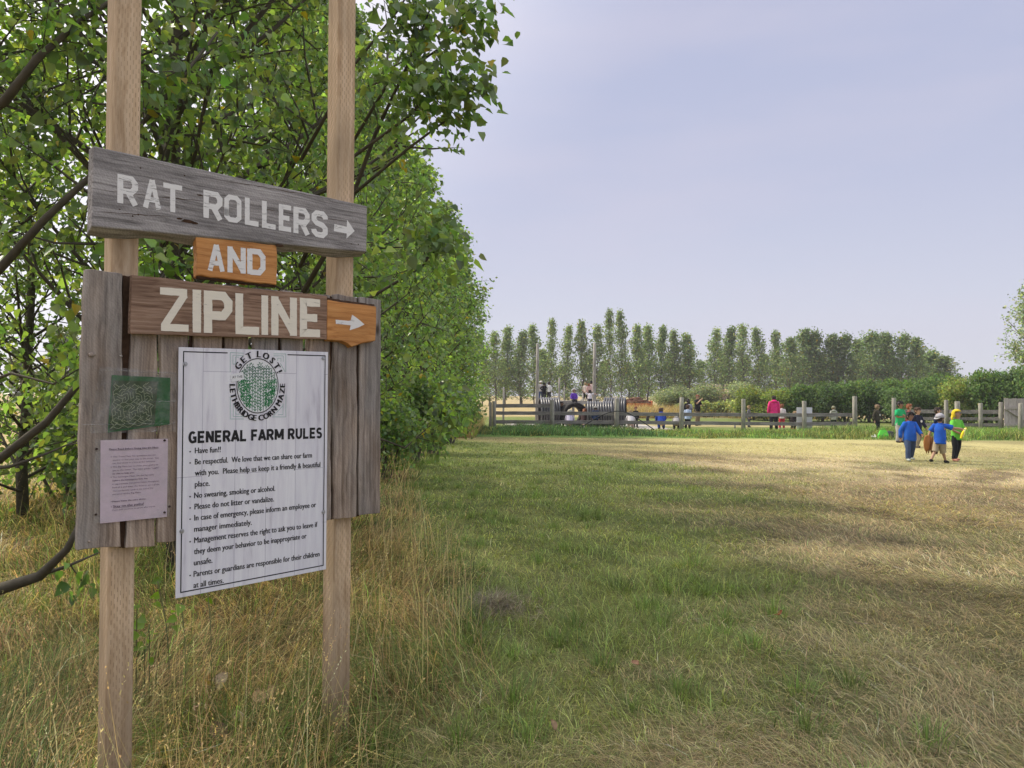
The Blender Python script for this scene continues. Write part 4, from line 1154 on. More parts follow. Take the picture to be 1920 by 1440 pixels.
def tree_geo(H, rad, clear, n_prim, n_sec, n_leaf, lsize, seed, prof, elev=(35, 62), simple=False, g=(.050, .098, .022), mat=None, yel=.010, r0=.09, sides=5, twig=True, spread=.07, secl=(.25, .42), droop=.6, limbs=(), wobble=.035):
    """trunk with rising limbs and twigs, leaves hung along the twigs -> (wood mesh builder, leaf mesh)"""
    rg = np.random.default_rng(seed)
    mb = MB()
    tz = np.linspace(0, H * .97, 9)
    wob = np.cumsum(rg.normal(0, wobble * H / 8, (9, 2)), 0); wob -= wob[0]
    tr = np.stack([wob[:, 0], wob[:, 1], tz], 1)
    mb.tube([(p[0], p[1], p[2] - (.15 if i == 0 else 0)) for i, p in enumerate(tr)], [r0 * (1 - .93 * t) ** .9 for t in np.linspace(0, 1, 9)], sides + 2)
    segs = []                                 # (start, end, weight) of twigs
    def limb(p0, d, L, depth_r, el_up=.35):
        q = [np.array(p0)]; dd = np.array(d)
        for k in range(4):
            dd = dd + np.array((0, 0, el_up * .25)) + rg.normal(0, .07, 3); dd /= np.linalg.norm(dd)
            q.append(q[-1] + dd * L / 4)
        return q
    for i in range(n_prim):
        t = ((i + rg.random()) / n_prim) ** .9
        h = clear + (H * .96 - clear) * t
        f = min(h / (H * .97), 1) * 8; k = min(int(f), 7); p0 = tr[k] * (1 - (f - k)) + tr[k + 1] * (f - k)
        L = rad * prof(t) * rg.uniform(.75, 1.12)
        a = i * 2.399 + rg.normal(0, .3); el = R(elev[0] + (elev[1] - elev[0]) * t + rg.normal(0, 7))
        d = (math.cos(a) * math.cos(el), math.sin(a) * math.cos(el), math.sin(el))
        q = limb(p0, d, L / max(math.cos(el), .45) * .8, 0)
        rb = max(r0 * .42 * (L / rad) * (1 - .5 * t), .006)
        mb.tube(q, [rb * (1 - .2 * j) for j in range(5)], sides, caps=False)
        segs.append((q[3], q[4]))
        for s in range(n_sec):
            u = .18 + .82 * (s + rg.random()) / n_sec
            ff = u * 4; kk = min(int(ff), 3); ps = q[kk] * (1 - (ff - kk)) + q[kk + 1] * (ff - kk)
            ld = q[kk + 1] - q[kk]; ld /= np.linalg.norm(ld)
            dd = ld * .55 + rg.normal(0, .62, 3) + np.array((0, 0, .12)); dd /= np.linalg.norm(dd)
            Ls = (L * rg.uniform(*secl) * (1.15 - .55 * u) + .10)
            pe = ps + dd * Ls
            pm = (ps + pe) / 2 + rg.normal(0, .04 * Ls, 3)
            if twig: mb.tube([ps, pm, pe], [rb * .35 + .002, rb * .25 + .0015, .0015], 3, caps=False)
            segs.append((ps, pe))
    for pts, r_, lf_ in [(l + (9,))[:3] for l in limbs]:
        pts = [np.array(p) for p in pts]
        mb.tube(pts, [r_ * (1 - .75 * j / (len(pts) - 1)) for j in range(len(pts))], 7)
        for a, b in zip(pts[len(pts) // 2:], pts[len(pts) // 2 + 1:]):
            for s in range(lf_):
                ps = a + (b - a) * rg.random(); dd = (b - a) / np.linalg.norm(b - a) * .6 + rg.normal(0, .6, 3); pe = ps + dd / np.linalg.norm(dd) * rg.uniform(.2, .42)
                mb.tube([ps, pe], [.005, .0015], 3, caps=False); segs.append((ps, pe))
    A = np.array([s[0] for s in segs]); B = np.array([s[1] for s in segs])
    m = len(A); idx = np.repeat(np.arange(m), n_leaf); n = len(idx)
    u = rg.random(n)[:, None] ** .75 * .92 + .12
    pos = A[idx] * (1 - u) + B[idx] * u + rg.normal(0, spread, (n, 3))
    ax = (B - A)[idx]; ax /= np.linalg.norm(ax, axis=1)[:, None] + 1e-9
    out = pos - np.stack([np.zeros(n), np.zeros(n), pos[:, 2]], 1); out[:, 2] = 0; out /= np.linalg.norm(out, axis=1)[:, None] + 1e-6
    la = ax * .3 + rg.normal(0, .55, (n, 3)) + np.array((0, 0, -droop)) + out * .25
    nr_ = out * .6 + rg.normal(0, .6, (n, 3)) + np.array((0, 0, .45))
    sz = lsize * np.exp(rg.normal(0, .22, n))
    return mb, leaves('crown', pos, la, nr_, sz, leafcols(n, g, yel), mat or M_leaf, simple)

def tree(name, label, cat, x, y, geo, rotz=0, group=None, bark=None, scale=1.0):
    t = thing(name, label, cat, (x, y, 0), rotz, group); t.scale = (scale,) * 3
    mb, lm = geo
    mb.build('trunk', bark or M_bark, t, True)
    link('crown', lm, t)
    return t
P_round = lambda t: (1 - t) ** .55 * (.62 + .55 * min(t * 3, 1)) if t < 1 else .1
P_col = lambda t: max((1 - t), 0) ** .78 * (.72 + .4 * min(t * 4, 1)) + .05
G_POP = (.062, .094, .034)
def lp_(px, py, Y, base):
    return (gx(px, Y) - base[0], Y - base[1], hz(px, py, Y))
# nearest poplar, its boughs reaching over the signpost
T1 = (-2.75, 6.4)   # its trunk
lim1 = [([lp_(560, 560, 6.0, T1), lp_(640, 420, 5.7, T1), lp_(700, 250, 5.3, T1), lp_(760, 120, 5.0, T1), lp_(800, 20, 4.9, T1)], .022),
        ([lp_(560, 500, 6.0, T1), lp_(650, 300, 5.4, T1), lp_(760, 220, 5.0, T1), lp_(825, 150, 4.8, T1)], .018),
        ([lp_(480, 640, 6.2, T1), lp_(690, 560, 5.2, T1), lp_(790, 500, 5.0, T1), lp_(835, 420, 4.9, T1)], .015),
        ([lp_(600, 780, 6.2, T1), lp_(760, 840, 6.6, T1), lp_(850, 760, 7.0, T1)], .012),
        ([lp_(620, 330, 5.8, T1), lp_(720, 160, 5.2, T1), lp_(820, 90, 4.9, T1), lp_(845, 40, 4.8, T1)], .014), ([lp_(640, 380, 5.6, T1), lp_(760, 280, 5.1, T1), lp_(840, 220, 4.9, T1), lp_(845, 180, 4.8, T1)], .013),
        ([lp_(560, 300, 5.6, T1), lp_(660, 120, 5.2, T1), lp_(740, 20, 5.0, T1), lp_(800, -80, 5.0, T1)], .014)]
geo = tree_geo(8.6, 2.85, .7, 92, 11, 25, .066, 21, P_round, (22, 62), g=G_POP, r0=.10, limbs=lim1, yel=.008)
tree('poplar_tree', 'big leafy poplar right behind the signpost, its boughs hanging over the top of it', 'tree', T1[0], T1[1], geo)
# dark boughed tree at the left edge
T0 = (-5.1, 5.0)
def L0(*pp): return [lp_(px, py, Y, T0) for px, py, Y in pp]
lim0 = [(L0((-140, 1150, 4.6), (0, 1106, 4.2), (80, 1080, 4.0), (130, 1030, 3.9), (150, 985, 3.9)), .042, 0),
        (L0((-80, 900, 4.9), (0, 862, 4.8), (90, 790, 4.7), (160, 705, 4.6), (240, 600, 4.6), (330, 480, 4.7)), .034, 4),
        (L0((-60, 560, 4.9), (0, 500, 4.7), (80, 410, 4.6), (170, 325, 4.6), (300, 190, 4.8), (400, 60, 5.0)), .032, 6),
        (L0((-80, 240, 4.6), (0, 190, 4.4), (60, 110, 4.3), (140, 40, 4.4), (260, -40, 4.6)), .034, 6),
        (L0((-40, 880, 4.4), (20, 875, 4.3), (90, 850, 4.4), (160, 820, 4.6)), .013, 1),
        (L0((-60, 730, 5.2), (20, 700, 5.0), (100, 720, 4.9), (150, 690, 4.8)), .013, 1),
        (L0((60, 1084, 4.1), (130, 1062, 4.1), (190, 1036, 4.2)), .014, 1)]
geo = tree_geo(8.0, 2.5, 1.3, 50, 9, 21, .070, 31, P_round, (25, 60), g=(.062, .104, .030), r0=.12, limbs=lim0, yel=.02)
tree('poplar_tree', 'tree at the left edge with bare dark lower boughs and bright gaps between its leaves', 'tree', T0[0], T0[1], geo)
# the rest of the row runs straight away from the viewer
gA = tree_geo(8.4, 2.35, .35, 76, 9, 17, .074, 41, P_col, (28, 66), g=(.060, .096, .034), r0=.09, sides=4)
gB = tree_geo(7.8, 2.25, .35, 70, 9, 17, .078, 42, P_col, (28, 66), g=(.066, .104, .036), r0=.08, sides=4)
gC = tree_geo(8.2, 2.2, .30, 66, 8, 12, .115, 43, P_col, (28, 66), g=(.068, .108, .038), r0=.08, sides=3, simple=True, spread=.09)
gD = tree_geo(8.6, 2.3, .30, 66, 8, 12, .115, 44, P_col, (28, 66), g=(.064, .102, .036), r0=.08, sides=3, simple=True, spread=.09)
row = [(-3.05, 9.2, 0), (-3.2, 11.8, 1), (-2.95, 14.2, 0), (-3.1, 16.6, 2), (-2.9, 19.0, 3), (-3.1, 21.4, 2), (-2.9, 23.8, 3), (-3.0, 26.2, 2), (-2.7, 28.6, 3), (-2.65, 31.0, 2), (-2.5, 33.6, 3), (-2.5, 36.2, 2)]
names = ['second', 'third', 'fourth', 'fifth', 'sixth', 'seventh', 'eighth', 'ninth', 'tenth', 'eleventh', 'twelfth']
protos = {}
for i, (x, y, k) in enumerate(row):
    lab = ('poplar standing in the left tree row directly after the big one behind the signpost' if i == 0 else
           'last poplar of the left tree row, at the end of the rail fence' if i == len(row) - 1 else
           f'{names[i]} poplar of the left tree row counted from the signpost')
    sc = random.uniform(.92, 1.08)
    if k not in protos:
        protos[k] = tree('poplar_tree', lab, 'tree', x, y, (gA, gB, gC, gD)[k], random.uniform(0, 6), 'poplars of the left row', scale=sc)
    else:
        dup(protos[k], (x, y, 0), random.uniform(0, 6), (sc * random.uniform(.95, 1.05), sc, sc * random.uniform(.95, 1.05)), lab, 'poplars of the left row')
dup(protos[1], (-5.7, 9.0, 0), 2.2, (.85, .85, .72), 'poplar glimpsed behind the left boughs, left of the signpost', 'poplars of the left row')
# far windbreak of slender poplars
def far_geo(H, rad, seed, clear, nl, g):
    return tree_geo(H, rad, clear, 64, 5, nl, .21, seed, lambda t: max(1 - t, 0) ** 1.15 * (1.0 + .35 * math.sin(t * 19 + seed)) * (.75 + .5 * min(t * 4, 1)) + .10, (42, 74), True, g, M_leaf_far, .01, .10, 4, True, .22, (.25, .5), .3, wobble=.075)
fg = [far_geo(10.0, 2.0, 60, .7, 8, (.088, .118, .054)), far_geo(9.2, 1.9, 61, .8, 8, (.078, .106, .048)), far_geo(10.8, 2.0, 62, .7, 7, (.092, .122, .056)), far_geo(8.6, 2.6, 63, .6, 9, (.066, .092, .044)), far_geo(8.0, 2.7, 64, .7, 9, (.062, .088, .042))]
far = [(905, 618, 0), (930, 612, 2), (948, 608, 0), (976, 612, 1), (1002, 607, 0), (1030, 602, 2), (1060, 604, 0), (1092, 602, 1), (1116, 606, 2), (1146, 582, 2), (1166, 580, 0), (1196, 605, 1), (1216, 602, 0), (1240, 614, 1), (1266, 622, 0), (1291, 628, 1),
       (1338, 612, 0), (1367, 616, 1), (1399, 612, 2), (1425, 614, 0), (1455, 618, 1), (1478, 640, 3), (1504, 622, 3), (1528, 626, 4), (1556, 628, 3), (1580, 630, 4), (1606, 634, 3), (1630, 632, 4), (1664, 624, 3), (1690, 626, 4), (1718, 628, 3), (1745, 660, 4), (1772, 668, 3)]
order = ['first', 'second', 'third', 'fourth', 'fifth', 'sixth', 'seventh', 'eighth', 'ninth', 'tenth', 'eleventh', 'twelfth', 'thirteenth', 'fourteenth', 'fifteenth', 'sixteenth', 'seventeenth', 'eighteenth', 'nineteenth', 'twentieth', 'twenty-first', 'twenty-second']
protos = {}; cnt = [0, 0]
BASEH = [10.0, 9.2, 10.8, 8.6, 8.0]
for i, (px, py, k) in enumerate(far):
    Y = 100 + random.uniform(-2.5, 2.5) - (8 if px > 1470 else 0)
    x = gx(px, Y); H = hz(px, py, Y) / BASEH[k]
    wide = px > 1470; cnt[wide] += 1
    if px == 1166: lab = 'tallest poplar of the far windbreak, standing right of the tall bare pole'
    elif px == 1146: lab = 'tall poplar leaning on the left side of the tallest one in the far windbreak'
    elif not wide: lab = f'slender poplar in the far windbreak, {order[cnt[0] - 1]} of that row from the left'
    else: lab = f'bushy dark poplar above the hedge, {order[cnt[1] - 1]} from the left of the bushy ones'
    sc = (random.uniform(.85, 1.2) * (1.1 if wide else .98),) * 2 + (H * random.uniform(.93, 1.03),)
    if k not in protos:
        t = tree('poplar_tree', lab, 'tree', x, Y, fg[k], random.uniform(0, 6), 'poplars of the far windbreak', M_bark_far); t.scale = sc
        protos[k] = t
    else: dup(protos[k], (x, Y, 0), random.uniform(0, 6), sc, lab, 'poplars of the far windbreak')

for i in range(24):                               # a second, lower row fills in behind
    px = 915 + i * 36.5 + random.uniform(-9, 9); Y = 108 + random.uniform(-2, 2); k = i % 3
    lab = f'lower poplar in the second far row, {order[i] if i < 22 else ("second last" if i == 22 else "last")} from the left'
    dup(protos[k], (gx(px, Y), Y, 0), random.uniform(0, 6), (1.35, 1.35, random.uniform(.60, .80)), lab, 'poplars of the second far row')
# shrubs
def shrub_geo(Hh, rx, ry, n, size, g, seed, yel=.02, lumps=9, mat=None, bare=0):
    """several stems carrying uneven leafy lobes"""
    rg = np.random.default_rng(seed); mb = MB(); P = []; Nn = []
    lobes = [((rg.uniform(-.62, .62) * rx, rg.uniform(-.55, .55) * ry, Hh * rg.uniform(.30, .78)), rg.uniform(.30, .5)) for _ in range(lumps)]
    lobes.append(((0, 0, Hh * .45), .72))
    for (cx, cy, cz), s in lobes:
        mb.tube([(cx * .2, cy * .2, -.1), (cx * .6, cy * .6, cz * .5), (cx, cy, cz)], [.035, .022, .008], 4, caps=False)
        k = int(n * s * s / sum(l[1] ** 2 for l in lobes))
        d = rg.normal(0, 1, (k, 3)); d /= np.linalg.norm(d, axis=1)[:, None]
        rr2 = rg.random(k) ** .33 * (1 + .22 * np.sin(d[:, 0] * 7 + cx * 5) * np.sin(d[:, 2] * 6 + cy * 4) + rg.normal(0, .06, k))
        p = d * rr2[:, None] * np.array((rx * s, ry * s, Hh * .58 * s)) + np.array((cx, cy, cz))
        P.append(p); Nn.append(d)
        for j in range(4 if not bare else 26):
            e_ = np.array((cx, cy, cz)) + d[j] * np.array((rx * s, ry * s, Hh * .6 * s)) * 1.08
            mb.tube([(cx * .8, cy * .8, cz * .8), tuple((e_ + np.array((cx, cy, cz))) / 2 + rg.normal(0, .05, 3)), tuple(e_)], [.012, .008, .003], 3, caps=False)
    P = np.concatenate(P); Nn = np.concatenate(Nn); keep = P[:, 2] > .05
    P, Nn = P[keep], Nn[keep]; k = len(P)
    ax = rg.normal(0, .7, (k, 3)) + Nn * .4 + np.array((0, 0, -.2))
    return mb, leaves('foliage', P, ax, Nn + rg.normal(0, .5, (k, 3)) + np.array((0, 0, .35)), size * np.exp(rg.normal(0, .25, k)), leafcols(k, g, yel), mat or M_leaf_far, True, .9)
def shrub(name, label, cat, x, y, geo, rotz=0, scale=1.0, group=None):
    t = thing(name, label, cat, (x, y, 0), rotz, group); t.scale = scale if hasattr(scale, '__len__') else (scale,) * 3
    geo[0].build('stems', M_bark_far, t, True); link('foliage', geo[1], t)
    return t
sg1 = shrub_geo(2.8, 2.1, 1.8, 12000, .115, (.050, .082, .026), 71, .006)
sg2 = shrub_geo(2.8, 2.1, 1.8, 12000, .11, (.040, .066, .024), 72, .002)
sg3 = shrub_geo(2.7, 2.0, 1.8, 11000, .115, (.082, .105, .027), 73, .02)
HED = 'shrubs of the hedge behind the fence'
hedge = [(1415, 716, 50, 3, 'yellow green shrub at the left end of the hedge'), (1445, 722, 49, 3, 'low yellowish shrub of the hedge behind the person in the pink hoodie'), (1492, 710, 48.5, 1, 'green hedge shrub behind the white board on the fence'), (1540, 706, 48, 2, 'hedge shrub right of the white board, behind the grey hooded child'),
         (1585, 704, 47.5, 1, 'hedge shrub behind the tallest fence post'), (1632, 702, 47, 2, 'dark hedge shrub behind the child in the dark hoodie'), (1680, 700, 46.5, 1, 'hedge shrub behind the boy in the green shirt'), (1728, 698, 46, 2, 'dark hedge shrub behind the boy in the navy top'), (1765, 690, 45, 2, 'tall dark hedge shrub right of the group of children'),
         (1808, 696, 42, 3, 'bright yellowish hedge shrub above the right rail fence'), (1850, 684, 41, 1, 'rounded green hedge shrub left of the pale gate'), (1895, 676, 40.5, 2, 'tall hedge shrub behind the pale wooden gate'), (1940, 672, 40, 1, 'hedge shrub cut by the right edge'), (1990, 668, 40, 2, 'hedge shrub beyond the right edge'), (1702, 712, 44, 2, 'low dark shrub in front of the hedge by the children')]
protos = {}
for i, (px, py, Y, k, lab) in enumerate(hedge):
    x = gx(px, Y); H = hz(px, py + 6, Y) / 2.75
    sc = (random.uniform(.78, .95), random.uniform(.8, 1), H)
    if k not in protos: protos[k] = shrub('hedge_shrub', lab, 'shrub', x, Y, (None, sg1, sg2, sg3)[k], random.uniform(0, 6), sc, HED)
    else: dup(protos[k], (x, Y, 0), random.uniform(0, 6), sc, lab, HED)
# suckers springing up along the foot of the poplar row
ss = shrub_geo(1.9, 1.0, 1.0, 3600, .075, (.062, .098, .036), 78, .01, 7, M_leaf)
sk = None
for i, (x, y, sc, lab) in enumerate([(-2.25, 8.2, .75, 'nearest poplar sucker bush, showing just right of the signpost planks'), (-4.4, 8.6, .9, 'poplar sucker bush behind the signpost, seen left of its planks'), (-2.35, 10.6, .85, 'second poplar sucker bush right of the signpost, at the foot of the row'),
        (-2.2, 13.4, .9, 'third poplar sucker bush along the foot of the left row'), (-2.15, 16.4, 1.1, 'fourth poplar sucker bush along the foot of the left row'), (-2.1, 20.0, 1.15, 'fifth poplar sucker bush along the foot of the left row'),
        (-2.0, 24.2, 1.2, 'sixth poplar sucker bush along the foot of the left row'), (-1.95, 28.5, 1.25, 'last poplar sucker bush, by the end of the rail fence'), (-6.0, 10.5, .9, 'poplar sucker bush seen under the bare boughs at the left edge')]):
    if sk is None: sk = shrub('sucker_bush', lab, 'bush', x, y, ss, 0, sc, 'poplar suckers at the foot of the row')
    else: dup(sk, (x, y, 0), i * 1.3, sc, lab, 'poplar suckers at the foot of the row')
# willows and a purplish bare thicket behind the lawn
sgw = shrub_geo(3.0, 2.1, 1.8, 9000, .12, (.105, .125, .072), 75, 0)
w1 = shrub('willow_shrub', 'grey green willow shrub right of the wood pile', 'shrub', gx(1262, 62), 62, sgw, .4, (1.0, 1, hz(1262, 733, 62) / 2.9))
dup(w1, (gx(1300, 61), 61, 0), 2.0, (1.1, 1, hz(1300, 724, 61) / 2.9), 'larger grey green willow shrub behind the woman with the backpack')
dup(w1, (gx(1392, 63), 63, 0), 4.0, (1.05, 1, hz(1392, 720, 63) / 2.9), 'grey green willow between the bare thicket and the yellow hedge end')
sgp = shrub_geo(2.9, 2.2, 1.8, 2600, .13, (.165, .135, .125), 76, 0, 10, None, 1)
p1 = shrub('bare_thicket', 'purplish grey bare thicket behind the man in black', 'shrub', gx(1342, 63), 63, sgp, 1.0, (1.15, 1, hz(1342, 722, 63) / 2.8))
sgl = shrub_geo(1.3, 1.7, 1.2, 2600, .13, (.105, .120, .045), 77, .05)
l1 = shrub('low_shrub', 'low yellow green shrub at the foot of the bare thicket', 'shrub', gx(1330, 56), 56, sgl, 0, (1.1, 1, .95))
dup(l1, (gx(1382, 55), 55, 0), 2.2, (1.2, 1, 1.1), 'low bush beside the fourth long fence bay, below the right willow')
dup(l1, (gx(1290, 58), 58, 0), 4.2, (1, 1, .8), 'small bush in the dry meadow between the man and the woman')
# feathery tree rising over the hedge at the right edge
geo = tree_geo(7.6, 3.4, 1.0, 90, 10, 16, .14, 81, P_round, (15, 60), True, (.115, .145, .088), M_leaf_far, .0, .14, 4, True, .10, (.25, .5), .2)
tree('feathery_tree', 'tall feathery grey green tree rising over the hedge at the right edge', 'tree', gx(1972, 44), 44, geo, 1.0, None, M_bark_far)
# distant trees across the stubble field on the left
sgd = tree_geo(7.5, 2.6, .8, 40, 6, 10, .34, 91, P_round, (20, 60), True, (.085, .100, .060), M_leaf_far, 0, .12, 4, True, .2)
d1 = None
for i, (px, Y) in enumerate(((-120, 70), (-40, 74), (40, 70), (118, 76), (200, 72), (300, 78), (400, 74), (520, 80))):
    lab = f'{["far left", "second", "third", "fourth", "fifth", "sixth", "seventh", "last"][i]} distant tree across the stubble field, glimpsed behind the left boughs'
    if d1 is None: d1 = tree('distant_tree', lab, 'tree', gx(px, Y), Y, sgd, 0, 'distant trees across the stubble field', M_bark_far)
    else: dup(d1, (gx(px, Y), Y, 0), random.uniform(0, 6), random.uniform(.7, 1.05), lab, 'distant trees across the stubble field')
# ------------------------------------------------------------------ rail fences, gate and the play field
def fence(name, label, posts, rails, thick=.045):
    """posts: (px, py_top, Y, radius, label); rails: (post i, post j, py_i, py_j, height) behind the posts"""
    P = [(gx(p[0], p[2]), p[2], hz(p[0], p[1], p[2]), p[3]) for p in posts]
    o = Vector((P[0][0], P[0][1], 0))
    t = thing(name, label, 'fence', o)
    rr = random.Random(len(posts))
    for (x, y, h, r), p in zip(P, posts):
        mb = MB(); lx, ly = rr.uniform(-.02, .02), rr.uniform(-.02, .02)
        mb.tube([(x - o.x, y - o.y, -.3), (x - o.x + lx * .3, y - o.y, h * .4), (x - o.x + lx, y - o.y + ly, h - .015), (x - o.x + lx, y - o.y + ly, h)], [r * 1.06, r * 1.02, r * .97, r * .86], 10)
        mb.build('post', M_fpost, t, True, label=p[4] if len(p) > 4 else None)
    for i, j, pi, pj, hh in rails:
        a, b = P[i], P[j]
        za, zb = hz(posts[i][0], pi, posts[i][2]), hz(posts[j][0], pj, posts[j][2])
        A = Vector((a[0] - o.x, a[1] - o.y + a[3] * .92, za)); B = Vector((b[0] - o.x, b[1] - o.y + b[3] * .92, zb))
        d = (B - A).normalized(); side = Vector((-d.y, d.x, 0)).normalized() * thick
        mb = MB(); n = 6; vs = []
        for k in range(n + 1):
            c = A.lerp(B, k / n) + Vector((0, 0, rr.uniform(-.006, .006)))
            for dy, dz in ((0, -hh / 2), (0, hh / 2), (1, hh / 2), (1, -hh / 2)):
                vs.append(c + side * dy + Vector((0, 0, dz)))
        fs = [(k * 4 + q, k * 4 + (q + 1) % 4, k * 4 + 4 + (q + 1) % 4, k * 4 + 4 + q) for k in range(n) for q in range(4)] + [(0, 1, 2, 3), (n * 4 + 3, n * 4 + 2, n * 4 + 1, n * 4)]
        mb.add(vs, fs); mb.build('rail', M_fence, t, bevel=.006)
    return t
Yf = lambda px: 33.8 + (px - 922) / 681 * .7
f1p = [(920, 754, Yf(920), .07), (927, 752, Yf(927) - .02, .085, 'thick end post at the tree row'), (1036, 750, Yf(1036), .088), (1156, 747, Yf(1156), .102), (1278, 745, Yf(1278), .098), (1394, 748, Yf(1394), .092), (1508.5, 752, Yf(1508), .095, 'post with the white board behind it'), (1603, 743, Yf(1603), .10, 'tallest post with a dark capped top')]
f1r = [(1, 2, 761, 760.5, .165)]
up = [774.5, 774.5, 775, 776, 777, 777.8, 778.2, 778.2]; lo = [791.2, 791.2, 791.5, 792, 793.2, 794.3, 794.8, 794.8]
for k in range(1, 7):
    f1r += [(k, k + 1, up[k], up[k + 1], .158), (k, k + 1, lo[k], lo[k + 1], .158)]
fence('rail_fence', 'long weathered two rail fence in front of the culvert pipes', f1p, f1r)
f2p = [(1676, 746, 41.0, .11, 'pale post behind the boy in the green shirt'), (1774, 750, 39.8, .10), (1795, 752.5, 39.2, .13), (1839, 756, 38.5, .10), (1876, 754, 38.2, .10)]
f2r = [(0, 1, 771, 772, .19), (1, 2, 772, 772, .19), (2, 4, 772, 772.5, .19), (0, 1, 785, 785, .15), (1, 2, 785, 785.3, .15), (2, 4, 785.3, 785.6, .15), (0, 1, 796, 796.5, .15), (1, 2, 796.5, 796.7, .15), (2, 4, 796.7, 797, .15)]
fence('rail_fence', 'dark three rail fence ending at the pale wooden gate on the right', f2p, f2r)
t = thing('gate_post', 'single round post standing in front of the pale wooden gate', 'post', (gx(1913, 32.6), 32.6, 0))
mb = MB(); h = hz(1913, 756, 32.6)
mb.tube([(0, 0, -.3), (.01, 0, h * .5), (.015, 0, h - .02), (.015, 0, h)], [.09, .088, .085, .07], 12); mb.build('post', M_fpost, t, True)
# pale gate of upright boards
Yg = 37.8; xg = gx(1883, Yg); hg = hz(1890, 747, Yg)
M_gate = wood('pale_gate_wood', (.30, .25, .235), (.43, .375, .35), (.52, .47, .44), 'Z', 30, 1.0, .85, .2, vary=.15)
gate = thing('wooden_gate', 'pale wooden gate of upright boards with a diagonal brace at the right edge', 'gate', (xg, Yg, 0))
mb = MB(); rr = random.Random(2)
for i in range(15): mb.box((i * .205, rr.uniform(0, .006), .06), (i * .205 + .198, .03, hg + rr.uniform(-.015, .015)))
mb.build('boards', M_gate, gate)
mb = MB(); mb.box((0, -.045, hg * .66), (3.07, -.006, hg * .66 + .12)); mb.build('crosspiece', M_gate, gate)
mb = MB(); mb.box((0, -.045, .18), (3.07, -.006, .30)); mb.build('crosspiece', M_gate, gate)
mb = MB(); a, b = Vector((.05, -.03, hg * .64)), Vector((1.1, -.03, .33))
mb.tube([a, b], [(.055, .02), (.055, .02)], 4); mb.build('brace', M_gate, gate)
# white board behind the fence post
Yb = Yf(1508) + .30
t = thing('white_board', 'plain white board standing against the back of the rail fence', 'board', (gx(1508.5, Yb), Yb, 0))
mb = MB(); w = 14.5 / 1440 * Yb; hb = hz(1508, 764, Yb); mb.box((-w, 0, .05), (w, .02, hb)); mb.build('panel', plain('white_sheet', (.66, .67, .72), .5, 0, .06, 3), t, bevel=.004)
mb = MB(); mb.box((-w * .9, .022, .1), (-w * .9 + .06, .06, hb - .05)); mb.build('batten', M_fence, t)
# black hose arching over the rails
t = thing('black_hose', 'black plastic hose arching up over the lower rails and down into the weeds', 'hose', (gx(1157, 33.4), 33.4, 0))
mb = MB(); key = [(1086, 803), (1098, 796), (1112, 787.5), (1126, 779.5), (1140, 773.5), (1150, 771.2), (1160, 770.6), (1170, 772), (1182, 776.5), (1196, 785), (1212, 796), (1226, 806)]
pts = [(gx(x, 33.5) - t.location.x, .12 * math.sin(i), hz(x, y, 33.5)) for i, (x, y) in enumerate(key)]
def smooth(P, it=2):
    P = [Vector(p) for p in P]
    for _ in range(it):
        Q = [P[0]]
        for a, b in zip(P, P[1:]): Q += [a * .75 + b * .25, a * .25 + b * .75]
        P = Q + [P[-1]]
    return P
mb.tube(smooth(pts), .022, 7); mb.build('hose', plain('black_plastic', (.012, .012, .013), .4, 0, .1), t, True)

# corrugated culvert pipes
M_culv = plain('ribbed_grey_pipe', (.085, .085, .092), .33, 0, .2, 5, .75); M_culvd = plain('pipe_inside', (.028, .026, .027), .8, 0, .2, 5)
def culvert(label, x, y, rad, length, ribs, rotz, mat=None, inner=.9):
    t = thing('culvert_pipe', label, 'pipe', (x, y, rad + .01), rotz, 'ribbed culvert pipes of the play field')
    mb = MB(); rings = []; n = 28
    for i in range(ribs * 8 + 1):
        u = i / (ribs * 8); r = rad * (.955 + .045 * math.cos(2 * math.pi * u * ribs + math.pi)) 
        r = rad * (.87 + .13 * abs(math.sin(math.pi * u * ribs)) ** .7)
        rings.append((-length / 2 + u * length, r))
    vs = [(xx, r * math.cos(2 * math.pi * k / n), r * math.sin(2 * math.pi * k / n)) for xx, r in rings for k in range(n)]
    fs = [(i * n + k, i * n + (k + 1) % n, (i + 1) * n + (k + 1) % n, (i + 1) * n + k) for i in range(len(rings) - 1) for k in range(n)]
    mb.add(vs, fs); mb.build('ribbed_wall', mat or M_culv, t, True)
    mb = MB(); ri = rad * inner
    a = len(rings)
    vs = [(xx, ri * math.cos(2 * math.pi * k / n), ri * math.sin(2 * math.pi * k / n)) for xx in (-length / 2, length / 2) for k in range(n)] + [(xx, rr2 * .985 * math.cos(2 * math.pi * k / n), rr2 * .985 * math.sin(2 * math.pi * k / n)) for xx, rr2 in ((-length / 2 + .003, rad * .93), (length / 2 - .003, rad * .93)) for k in range(n)]
    fs = [(k, n + k, n + (k + 1) % n, (k + 1) % n) for k in range(n)] + [(k, (k + 1) % n, 2 * n + (k + 1) % n, 2 * n + k) for k in range(n)] + [(n + k, 3 * n + k, 3 * n + (k + 1) % n, n + (k + 1) % n) for k in range(n)]
    mb.add(vs, fs); mb.build('lining', M_culvd, t, True)
    return t
culvert('ribbed grey culvert pipe lying at the foot of the left tall pole', gx(1030, 37.4), 37.4, .72, .95, 8, R(4))
culvert('lower ribbed culvert pipe behind the child in the navy jacket', gx(1124, 36.3), 36.3, .635, 1.2, 10, R(-5))
culvert('taller ribbed culvert pipe at the right, half behind the other one', gx(1153, 38.4), 38.4, .73, 1.1, 9, R(-12))
culvert('black culvert pipe seen end on, with the child in purple sitting on it', gx(1075, 37.2), 37.2, .60, 1.3, 9, R(96), M_culvd, .66)
